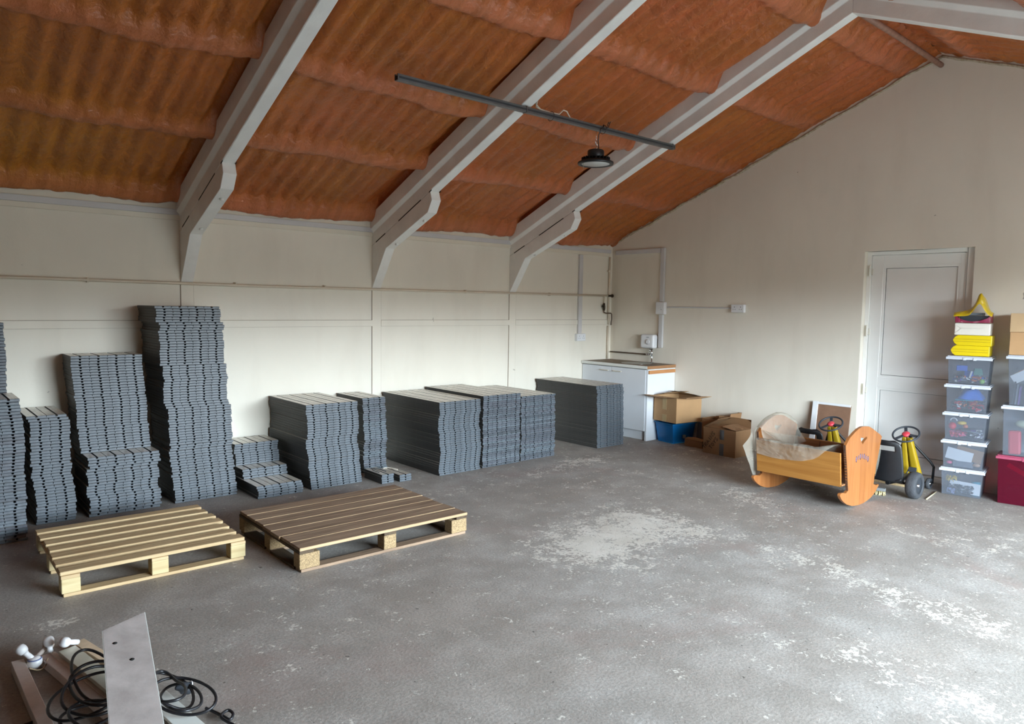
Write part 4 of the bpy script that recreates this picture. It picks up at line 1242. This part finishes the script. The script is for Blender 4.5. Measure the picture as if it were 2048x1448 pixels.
loose('loose_toy_pieces', B(3), Z0(3), 120, [C_RED, C_DARK, C_ORA, C_DARK, C_GREY, C_WHITE, C_RED], 6, 'loose red and dark toy pieces under the blue bag', .075)
item(MB().ball((0,0,.032),.032), 'toy_ball', C_RED, B(2), .055, .06, Z0(2)+.075, 'red toy ball in the middle clear box', 'toy')
item(MB().ball((0,0,.022),.022,12,0,None,(1.7,1,.8)), 'toy_duck', C_YEL, B(2), .125, .07, Z0(2)+.115, 'yellow toy in the middle clear box', 'toy', .3)
item(MB().ball((0,0,.020),.020), 'toy_ball', C_ORA, B(2), .155, .06, Z0(2)+.090, 'orange toy ball beside the yellow toy', 'toy')
item(MB().tube([(-.09,0,0),(.09,.0,.02)], .008, 8), 'toy_sword', C_DARK, B(2), .20, .05, Z0(2)+.085, 'black toy rod in the middle clear box', 'toy')
item(MB().tube([(-.08,0,.0),(.08,.0,-.015)], .006, 8), 'toy_track', C_GREY, B(2), .21, .032, Z0(2)+.080, 'grey toy rod in the middle clear box', 'toy', .1)
item(MB().tube([(.025*math.cos(a), 0, .028+.025*math.sin(a)) for a in [i*PI/9 for i in range(10)]], .006, 6), 'toy_ring', C_WHITE, B(2), .06, .09, Z0(2)+.12, 'white toy handle behind the red ball', 'toy')
loose('loose_pink_toys', B(2), Z0(2), 70, [C_PINK, C_PINK, C_RED], 8, 'loose pink toys at the left of the middle clear box', .055, (.045,.145))
loose('loose_dark_toys', B(2), Z0(2), 80, [C_DARK, C_GREY, C_PURP, C_DARK, C_WHITE], 10, 'loose dark toys at the right of the middle clear box', .08, (.175,.268))
item(MB().box((-.10,-.003,0),(.10,.003,.10)), 'white_card', C_WHITE, B(1), .115, .045, Z0(1)+.050, 'white card in the clear box fourth down', 'card', 0, 0, .18)
item(MB().box((-.10,-.003,0),(.10,.003,.11)), 'brown_card', CARD2, B(1), .185, .06, Z0(1)+.060, 'brown card in the clear box fourth down', 'card', 0, 0, .20)
item(MB().box((-.125,-.02,0),(.125,.02,.016)), 'tan_box', CARD3, B(1), .155, .06, Z0(1)+.192, 'tan flat carton under the lid, box fourth down', 'box')
item(MB().box((-.075,-.04,0),(.075,.04,.05)), 'grey_carton', C_GREY, B(1), .155, .08, Z0(1), 'grey carton at the bottom of the box fourth down', 'box')
item(MB().ball((0,0,.018),.018,10,0,None,(1.4,1,.8)), 'toy_shell', C_PINK, B(1), .05, .05, Z0(1)+.01, 'pink toy in the clear box fourth down', 'toy')
item(MB().ball((0,0,.022),.022,10,0,None,(1.4,1,.8)), 'toy_bear', C_TAN, B(1), .255, .045, Z0(1)+.008, 'tan toy in the clear box fourth down', 'toy')
tas = MB(); r3 = random.Random(12)
for i in range(50):
    a = r3.uniform(0, 2*PI); e = r3.uniform(-.3, 1)
    tas.tube([(0,0,.0),(.028*math.cos(a),.02*math.sin(a),.03*e),(.044*math.cos(a),.03*math.sin(a),.03*e-.016)], .0028, 4)
item(tas, 'yellow_tassel', C_YEL, B(0), .07, .065, Z0(0)+.13, 'yellow tassel in the lowest clear box', 'tassel')
item(MB().box((-.115,-.002,0),(.115,.002,.10)), 'white_card', C_WHITE, B(0), .175, .062, Z0(0)+.012, 'white card in the lowest clear box', 'card', 0, 0, .05)
item(MB().box((-.03,-.002,0),(.03,.002,.045)), 'picture_card', mat('blue pattern card', rgb(150,160,200), .5, .4, 60), B(0), .075, .030, Z0(0)+.008, 'small patterned card at the left of the lowest clear box', 'card', 0, 0, .15)
item(MB().lathe([(.0,0),(.035,0),(.035,.12),(0,.12)], 18), 'teal_tub', C_TEAL, B(0), .255, .10, Z0(0), 'teal tub in the lowest clear box', 'tub')
loose('loose_black_toys', B(0), Z0(0), 110, [C_DARK, C_DARK, C_GREY, C_DARK], 14, 'loose black toy pieces before the white card', .085, (.05,.24), (.030,.042), (.006,.012))
# on top of the five
def folded_case(z, w, dx, label):
    r = empty('folding_case', (*W2(LX+.008, LY+.004, dx, .02), z), BR, label, 'folding case')
    H = .088
    pr = [(w,.0),(w,H),(.035,H),(.014,H-.016),(.003,H-.034),(.0,H*.5),(.003,.034),(.014,.016),(.035,0)]
    MB().prism(pr, 0, .235, 'Y').build('body', YELLOWP, r, bevel=.003)
    g = MB()
    for k in (.36, .60):
        g.box((.006,-.0012,H*k),(w-.01,.0,H*k+.003))
    g.build('seam', YELLOW, r)
    return r
folded_case(5*HP+.0005, .285, .012, 'lower of two yellow folding cases on the clear boxes')
folded_case(5*HP+.0895, .285, .024, 'upper of two yellow folding cases under the white parcel')
pk = empty('paper_parcel', (*W2(LX+.008, LY+.004, .030, .025), 5*HP+.1785), BR, 'white paper parcel with folded end on the yellow cases', 'parcel')
MB().box((0,0,0),(.262,.21,.104)).build('wrapper', PAPER, pk, bevel=.008, seg=3)
MB().add([(.0,-.001,.010),(.262,-.001,.010),(.21,-.007,.060),(.05,-.007,.056)], [(0,1,2,3)]).add([(.0,-.0008,.095),(.262,-.0008,.098),(.21,-.006,.062),(.05,-.006,.058)], [(3,2,1,0)]).build('end_fold', PAPER, pk)
ztop = 5*HP+.1785+.1045
bb1 = item(MB().box((-.105,-.08,0),(.105,.08,.058)), 'black_case', C_DARK, (LX+.008, LY+.004), .165, .12, ztop+.006, 'black case in the carrier bag on top of the white parcel', 'case', .05, bevel=.003)
bb2 = item(MB().box((-.07,-.06,0),(.07,.06,.024)), 'grey_case', C_GREY, (LX+.008, LY+.004), .160, .13, ztop+.066, 'grey case lying on the black case in the carrier bag', 'case', -.05, bevel=.003)
cb = empty('carrier_bag', (*W2(LX+.008, LY+.004, .03, .0), ztop), BR, 'yellow and pink carrier bag around the dark cases', 'bag')
MB().grid(24, 8, lambda u, v: wr3((.005+.255*u, .012-.006*math.sin(PI*u), .004+(.012+.05*abs(2*u-1)**2.5)*v), .006, 18)).grid(10, 8, lambda u, v: wr3((.002+.006*u, .014+.20*u, .004+.072*v), .004, 14)).grid(10, 8, lambda u, v: wr3((.265-.004*u, .014+.20*u, .004+.085*v), .004, 14)).build('bag_side', RBAG, cb)
def hood(u, v):
    x = -.01+.285*u
    pk_ = math.exp(-((u-.66)/.16)**2)
    z = .090 + .150*pk_ + .045*u*(1-u)*2
    if v < .45:
        t = v/.45
        y = -.004 + .05*t*t; z -= (.035+.045*pk_+.02*math.sin(PI*u))*(1-t)
    else:
        y = .046 + .17*(v-.45)/.55; z *= 1-.2*(v-.45)
    return wr3((x, y, z), .006, 14)
MB().grid(34, 14, hood).build('bag_flap', YBAG, cb)
# kraft carton on the right-hand boxes
kc = empty('kraft_carton', (*W2(RX_+.012, RY_-.022, -.004, .004), 1.2565), BR, 'pale kraft carton with cream label at the right edge', 'box')
MB().box((.004,.003,0),(.40,.222,.188)).build('base', CARD, kc, bevel=.002)
MB().box((0,0,.190),(.404,.226,.345)).build('lid', CARD3, kc, bevel=.002)
MB().box((.115,.0008,.01),(.24,.0028,.150)).build('paper_label', LABELM, kc)
RB = lambda i: (RX_+.006*i, RY_-.012*i+.0)
zb2, zb3 = .4125+.006, .835+.006
for i in range(5):
    item(MB().box((-.07,-.05,0),(.07,.05,.036)), 'book', C_BOOK if i > 1 else C_BOOKB, RB(2), .20, .10, zb3+.001+.0375*i, ['pale blue book at the bottom of the pile in the right clear box','pale blue book second up in the right clear box','cream book in the middle of the pile in the right clear box','cream book second down in the right clear box','cream book on top of the pile in the right clear box'][i], 'book', r3.uniform(-.06,.06))
for i in range(4):
    item(MB().box((-.055,-.002,0),(.055,.002,.075)), 'picture_card', [C_WHITE, C_YEL, C_PINK, C_BOOK][i], RB(2), .10+.028*i, .045+.008*i, zb3+.20+.020*i, ['white picture card leaning lowest in the right clear box','yellow picture card second in the leaning row, right clear box','pink picture card third in the leaning row, right clear box','cream picture card highest in the leaning row, right clear box'][i], 'card', 0, 0, -.55)
for i in range(3):
    item(MB().box((-.006,-.08,0),(.006,.08,.19-.02*i)), 'thin_book', [C_DARK, C_GREY, C_PURP][i], RB(2), .045+.020*i, .11, zb3+.001, ['dark thin book upright at the left of the right clear box','grey thin book upright beside the dark thin book','purple thin book upright beside the grey thin book'][i], 'book', 0, 0, .06)
item(MB().box((-.045,-.035,0),(.045,.035,.20)), 'red_case', C_RED, RB(1), .095, .055, zb2+.002, 'red plastic case in the clear box above the maroon box', 'case', 0, 0, -.05, .016)
MB_ = MB().ball((0,0,.075),.075,18,0,None,(1,.8,1))
gp_ = item(MB_, 'green_plush', C_PLUSHG, RB(1), .235, .10, zb2+.10, 'green soft toy with shiny black eye in the clear box', 'soft toy')
MB().ball((-.035,-.052,.095),.026,14,0,None,(1,.5,1.1)).build('eye', C_EYE, gp_)
MB().ball((-.044,-.064,.106),.007,8).build('eye_glint', C_WHITE, gp_)
item(MB().ball((0,0,.045),.055,14,0,None,(1.2,.8,.62)), 'cream_plush', C_PLUSHC, RB(1), .140, .14, zb2+.205, 'cream soft toy above the red case', 'soft toy')
item(MB().ball((0,0,.06),.075,16,0,None,(1.5,.8,.7)), 'brown_plush', C_PLUSHB, RB(1), .25, .15, zb2+.280, 'brown soft toy at the top of the clear box above the maroon', 'soft toy')
item(MB().box((-.02,-.03,0),(.02,.03,.10)), 'pink_pack', C_PINK, RB(1), .20, .05, zb2+.002, 'pink packet under the green soft toy', 'packet', .2)
item(MB().box((-.095,-.008,0),(.095,.008,.035)), 'pink_carton', mat('faded pink carton', rgb(226,130,140), .5), RB(0), .145, .03, .27, 'pink carton slanting inside the maroon box', 'carton', 0, 0, .50)
item(MB().box((-.15,-.07,0),(.15,.07,.13)), 'dark_bundle', C_DARK, RB(0), .22, .12, .008, 'dark bundle at the bottom of the maroon box', 'bundle', 0, 0, 0, .02)

# ------------------------------------------------------------------ scrap boards, lamp fittings and cables in the foreground
def plank(a, b, w, th, z0, z1, m, label, tilt=0.0, lip=False, mit=(0,0)):
    """board from a to b (x, y) with its underside at z0 and z1"""
    d = Vector((b[0]-a[0], b[1]-a[1], z1-z0)); L = d.length
    r = empty('scrap_board', (a[0], a[1], z0), 0, label, 'board')
    ex = d.normalized(); ey = Vector((0,0,1)).cross(ex).normalized(); ez = ex.cross(ey)
    M = Matrix(((ex.x,ey.x,ez.x,0),(ex.y,ey.y,ez.y,0),(ex.z,ey.z,ez.z,0),(0,0,0,1))) @ RX(tilt)
    poly = [(mit[0], -w/2), (L, -w/2), (L, w/2), (mit[1], w/2)]
    mb = MB().prism(poly, 0, th, 'Z', 0, M)
    mb.build('board', m, r, bevel=.0015, seg=1)
    if lip:
        MB().prism([(mit[0]+.002, w*.12), (L, w*.12), (L, w*.16), (mit[0]+.002, w*.16)], th, th+.004, 'Z', 0, M).build('raised_line', m, r)
    return r, M, L
plank((.368,3.632), (.392,2.60), .046, .046, .003, .003, PLANKA, 'narrow pinkish board at the left of the scrap pile')
plank((.478,3.632), (.640,2.75), .062, .040, .003, .003, PLANKA, 'pinkish board with raised line, second from the left in the scrap pile', 0, True)
plank((.545,3.580), (.665,2.90), .068, .018, .0490, .052, PLANKB, 'grey green board in the middle of the scrap pile', .06)
plank((.606,3.690), (.740,3.10), .052, .040, .004, .004, PLANKC, 'tan board at the right of the grey green board')
wide, Mw, Lw = plank((.7075,3.287), (.455,1.80), .160, .017, .238, .004, PLANKD, 'wide scuffed grey board with two dark holes lying across the pile', 0, False, (.055, -.030))
MB().prism([(.056,-.0812),(Lw,-.0812),(Lw,-.0802),(.056,-.0802)], .001, .0168, 'Z', 0, Mw).build('pale_edge', WEDGE, wide)
MB().prism([(-.029,.0802),(Lw,.0802),(Lw,.0832),(-.029,.0832)], .001, .0168, 'Z', 0, Mw).build('pale_edge', WEDGE, wide)
for u, v in ((.165,-.040),(.30,.012)):
    MB().lathe([(.0085,.0),(.0085,.0012),(0,.0012)], 16, 0, Mw @ T(u, v, .0165)).build('screw_hole', DARKGAP, wide)
plank((.760,3.05), (.835,2.45), .085, .012, .003, .003, WEDGE, 'white board lying under the right cable coil')
def lampfit(loc, rz, tiltv, label, m=WHITEP):
    r = empty('ball_end_fitting', loc, rz, label, 'light fitting')
    M = RY(tiltv)
    MB().lathe([(.012,0),(.012,.03),(.011,.045),(.016,.058)], 16, 0, M).build('stem', m, r)
    MB().lathe([(.010,.052),(.017,.056),(.0215,.066),(.0225,.076),(.020,.087),(.012,.094),(0,.0955)], 20, 0, M).build('ball_end', m, r)
    return r
f1 = lampfit((.425,3.585,.045), 2.6, .75, 'white ball-ended fitting with cap at the far left of the pile')
MB().lathe([(.0,-.03),(.022,-.028),(.030,-.01),(.028,.006),(.018,.018),(0,.02)], 18, 0, T(0,0,.0)).build('lamp_base', WHITEP, f1)
MB().torus(.024, .003, 24, 6, 0, T(0,0,.010)).build('blue_band', mat('blue tape', rgb(110,124,170), .5), f1)
lampfit((.492,3.635,.018), 1.9, .25, 'white ball-ended fitting standing behind the second board')
lampfit((.590,3.612,.070), -2.5, 1.15, 'white ball-ended fitting leaning behind the grey green board')
lampfit((.438,3.640,.034), .75, 1.25, 'beige capped fitting lying between the two pinkish boards', PLANKA)
def coil(pts, r, m, name='cable'):
    return MB().tube(smooth_path(pts), r, 8)
def smooth_path(pts, n=8):
    P = [Vector(p) for p in pts]; out = []
    for i in range(len(P)-1):
        p0, p1, p2, p3 = P[max(0,i-1)], P[i], P[i+1], P[min(len(P)-1,i+2)]
        for k in range(n):
            t = k/n
            out.append(.5*((2*p1)+(p2-p0)*t+(2*p0-5*p1+4*p2-p3)*t*t+(3*p1-p0-3*p2+p3)*t**3))
    return out+[P[-1]]
cl = empty('cable_coil', (0,0,0), 0, 'black cable coil left of the wide grey board', 'cable')
def ring(mb_c, a, b, rz, z, wob, seed):
    r = random.Random(seed); pts = []
    ph = [r.uniform(0, 6.28) for _ in range(3)]
    for i in range(44):
        t = 2*PI*i/44
        k = 1+.10*math.sin(2*t+ph[0])+.06*math.sin(3*t+ph[1])
        x, y = a*k*math.cos(t), b*k*math.sin(t)
        pts.append((mb_c[0]+x*math.cos(rz)-y*math.sin(rz), mb_c[1]+x*math.sin(rz)+y*math.cos(rz), z+wob*math.sin(t+ph[2])+.4*wob*math.sin(2*t+ph[0])))
    return MB().tube(pts, .0058, 8, closed=True)
for k, (c, a, b, rz, z, wob) in enumerate([((.525,3.03),.115,.185,-.25,.104,.022),((.545,3.00),.105,.165,-.45,.120,.020),((.56,3.03),.10,.145,.1,.134,.018),((.575,3.12),.085,.20,-.1,.128,.020),((.51,2.90),.085,.11,.5,.090,.016),((.55,2.84),.11,.12,.2,.104,.016)]):
    ring(c, a, b, rz, z, wob, 60+k).build('loop', CABLE, cl)
cr2 = empty('cable_coil', (0,0,0), 0, 'black cable coil with grey plug right of the wide grey board', 'cable')
for k, (c, a, b, rz, z, wob) in enumerate([((.785,2.91),.065,.19,-.12,.085,.03),((.77,2.89),.055,.16,-.2,.105,.02),((.80,2.85),.06,.17,.0,.070,.025),((.822,2.88),.085,.145,.25,.060,.02)]):
    ring(c, a, b, rz, z, wob, 80+k).build('loop', CABLE, cr2)
coil([(.88,2.80,.020),(.90,2.77,.012),(.915,2.73,.010),(.93,2.68,.010),(.95,2.70,.016),(.94,2.73,.02),(.905,2.70,.02),(.93,2.62,.012)], .0058, CABLE).build('loop', CABLE, cr2)
pg = MB().lathe([(.0,0),(.022,.0),(.024,.01),(.023,.034),(.014,.042),(.009,.06),(0,.062)], 16, 0, T(.865,2.93,.05) @ RY(-1.2) @ RZ(.4)).build('plug', RUBBER, cr2)
MB().torus(.018, .002, 20, 6, 0, T(.862,2.925,.062) @ RY(-1.2)).build('plug_ring', WHITEP, pg)
tag(MB().tube([(.305,3.09,.008),(.33,3.12,.012),(.36,3.13,.009),(.365,3.10,.008)], .006, 6).build('cable_scrap', CABLE), 'short black cable scrap left of the narrow pinkish board', 'cable')
tag(MB().tube(smooth_path([(.395,3.505,.055),(.43,3.52,.03),(.455,3.54,.03),(.47,3.57,.05)]), .003, 6).build('thin_wire', mat('beige wire', rgb(170,150,120), .5)), 'thin beige wire hanging from the capped white fitting', 'wire')

GROUPS = {'storage box': 'plastic storage boxes', 'board': 'scrap and leaning boards', 'light fitting': 'ball-ended fittings in the scrap pile', 'socket': 'wall sockets', 'cable trunking': 'grey cable trunking on the walls',
          'toy': 'toys inside the clear boxes', 'card': 'cards inside the clear boxes', 'book': 'books in the right clear box', 'soft toy': 'soft toys in the right clear box', 'folding case': 'yellow folding cases', 'pallet': 'pallets on the floor',
          'cable': 'loose cables', 'box': 'cartons', 'pipe': 'pipes on the walls', 'cable tie': 'ties on the steel channel', 'cord': 'tie cords', 'case': 'cases', 'toy bits': 'loose toy pieces in the clear boxes'}
for o in list(COL.objects):
    if o.parent is None and o.get('category') in GROUPS and not o.get('group'):
        o['group'] = GROUPS[o['category']]

# ------------------------------------------------------------------ light and camera
wd = bpy.data.worlds.new('overcast sky'); scene.world = wd; wd.use_nodes = True
nt = wd.node_tree; bg = nt.nodes['Background']
tc = nt.nodes.new('ShaderNodeTexCoord'); sx = nt.nodes.new('ShaderNodeSeparateXYZ'); nt.links.new(tc.outputs['Generated'], sx.inputs[0])
cr_ = nt.nodes.new('ShaderNodeValToRGB'); nt.links.new(sx.outputs['Z'], cr_.inputs['Fac'])
cr_.color_ramp.elements[0].position = .04; cr_.color_ramp.elements[0].color = (.05, .055, .05, 1)
cr_.color_ramp.elements[1].position = .10; cr_.color_ramp.elements[1].color = (.78, .90, 1.0, 1)
for ps, k in ((.22, .72), (.40, .40), (1.0, .18)):
    e_ = cr_.color_ramp.elements.new(ps); e_.color = (.72*k, .88*k, 1.0*k, 1)
nt.links.new(cr_.outputs['Color'], bg.inputs[0])
bg.inputs[1].default_value = 12.0
pl = bpy.data.lights.new('doorway_portal', 'AREA'); pl.shape = 'RECTANGLE'; pl.size = OX1-OX0; pl.size_y = OZ
pl.cycles.is_portal = True
po = bpy.data.objects.new('doorway_portal', pl); COL.objects.link(po)
po.location = ((OX0+OX1)/2, YR-.1, OZ/2); po.rotation_euler = (PI/2, 0, 0)

cam = bpy.data.cameras.new('camera'); co = bpy.data.objects.new('camera', cam); COL.objects.link(co)
yaw, pitch, roll, F = 0.714935938, -0.0781864333, 0.0158381870, 1442.445
fw = Vector((math.sin(yaw)*math.cos(pitch), math.cos(yaw)*math.cos(pitch), math.sin(pitch)))
rt0 = Vector((math.cos(yaw), -math.sin(yaw), 0)); up0 = rt0.cross(fw)
rt = rt0*math.cos(roll) + up0*math.sin(roll); up = -rt0*math.sin(roll) + up0*math.cos(roll)
co.matrix_world = Matrix(((rt.x, up.x, -fw.x, 0), (rt.y, up.y, -fw.y, 0), (rt.z, up.z, -fw.z, CAMZ), (0,0,0,1)))
cam.sensor_fit = 'HORIZONTAL'; cam.sensor_width = 36.0; cam.lens = F/2048*36.0
cam.clip_start = .02; cam.clip_end = 200
scene.camera = co
scene.view_settings.view_transform = 'Standard'; scene.view_settings.look = 'None'
scene.view_settings.gamma = 1.0; scene.view_settings.use_curve_mapping = False
scene.view_settings.exposure = 2.78
scene.cycles.use_denoising = True
scene.cycles.max_bounces = 14; scene.cycles.diffuse_bounces = 8; scene.cycles.transparent_max_bounces = 24
scene.cycles.caustics_reflective = False; scene.cycles.caustics_refractive = False
scene.cycles.sample_clamp_indirect = 6.0
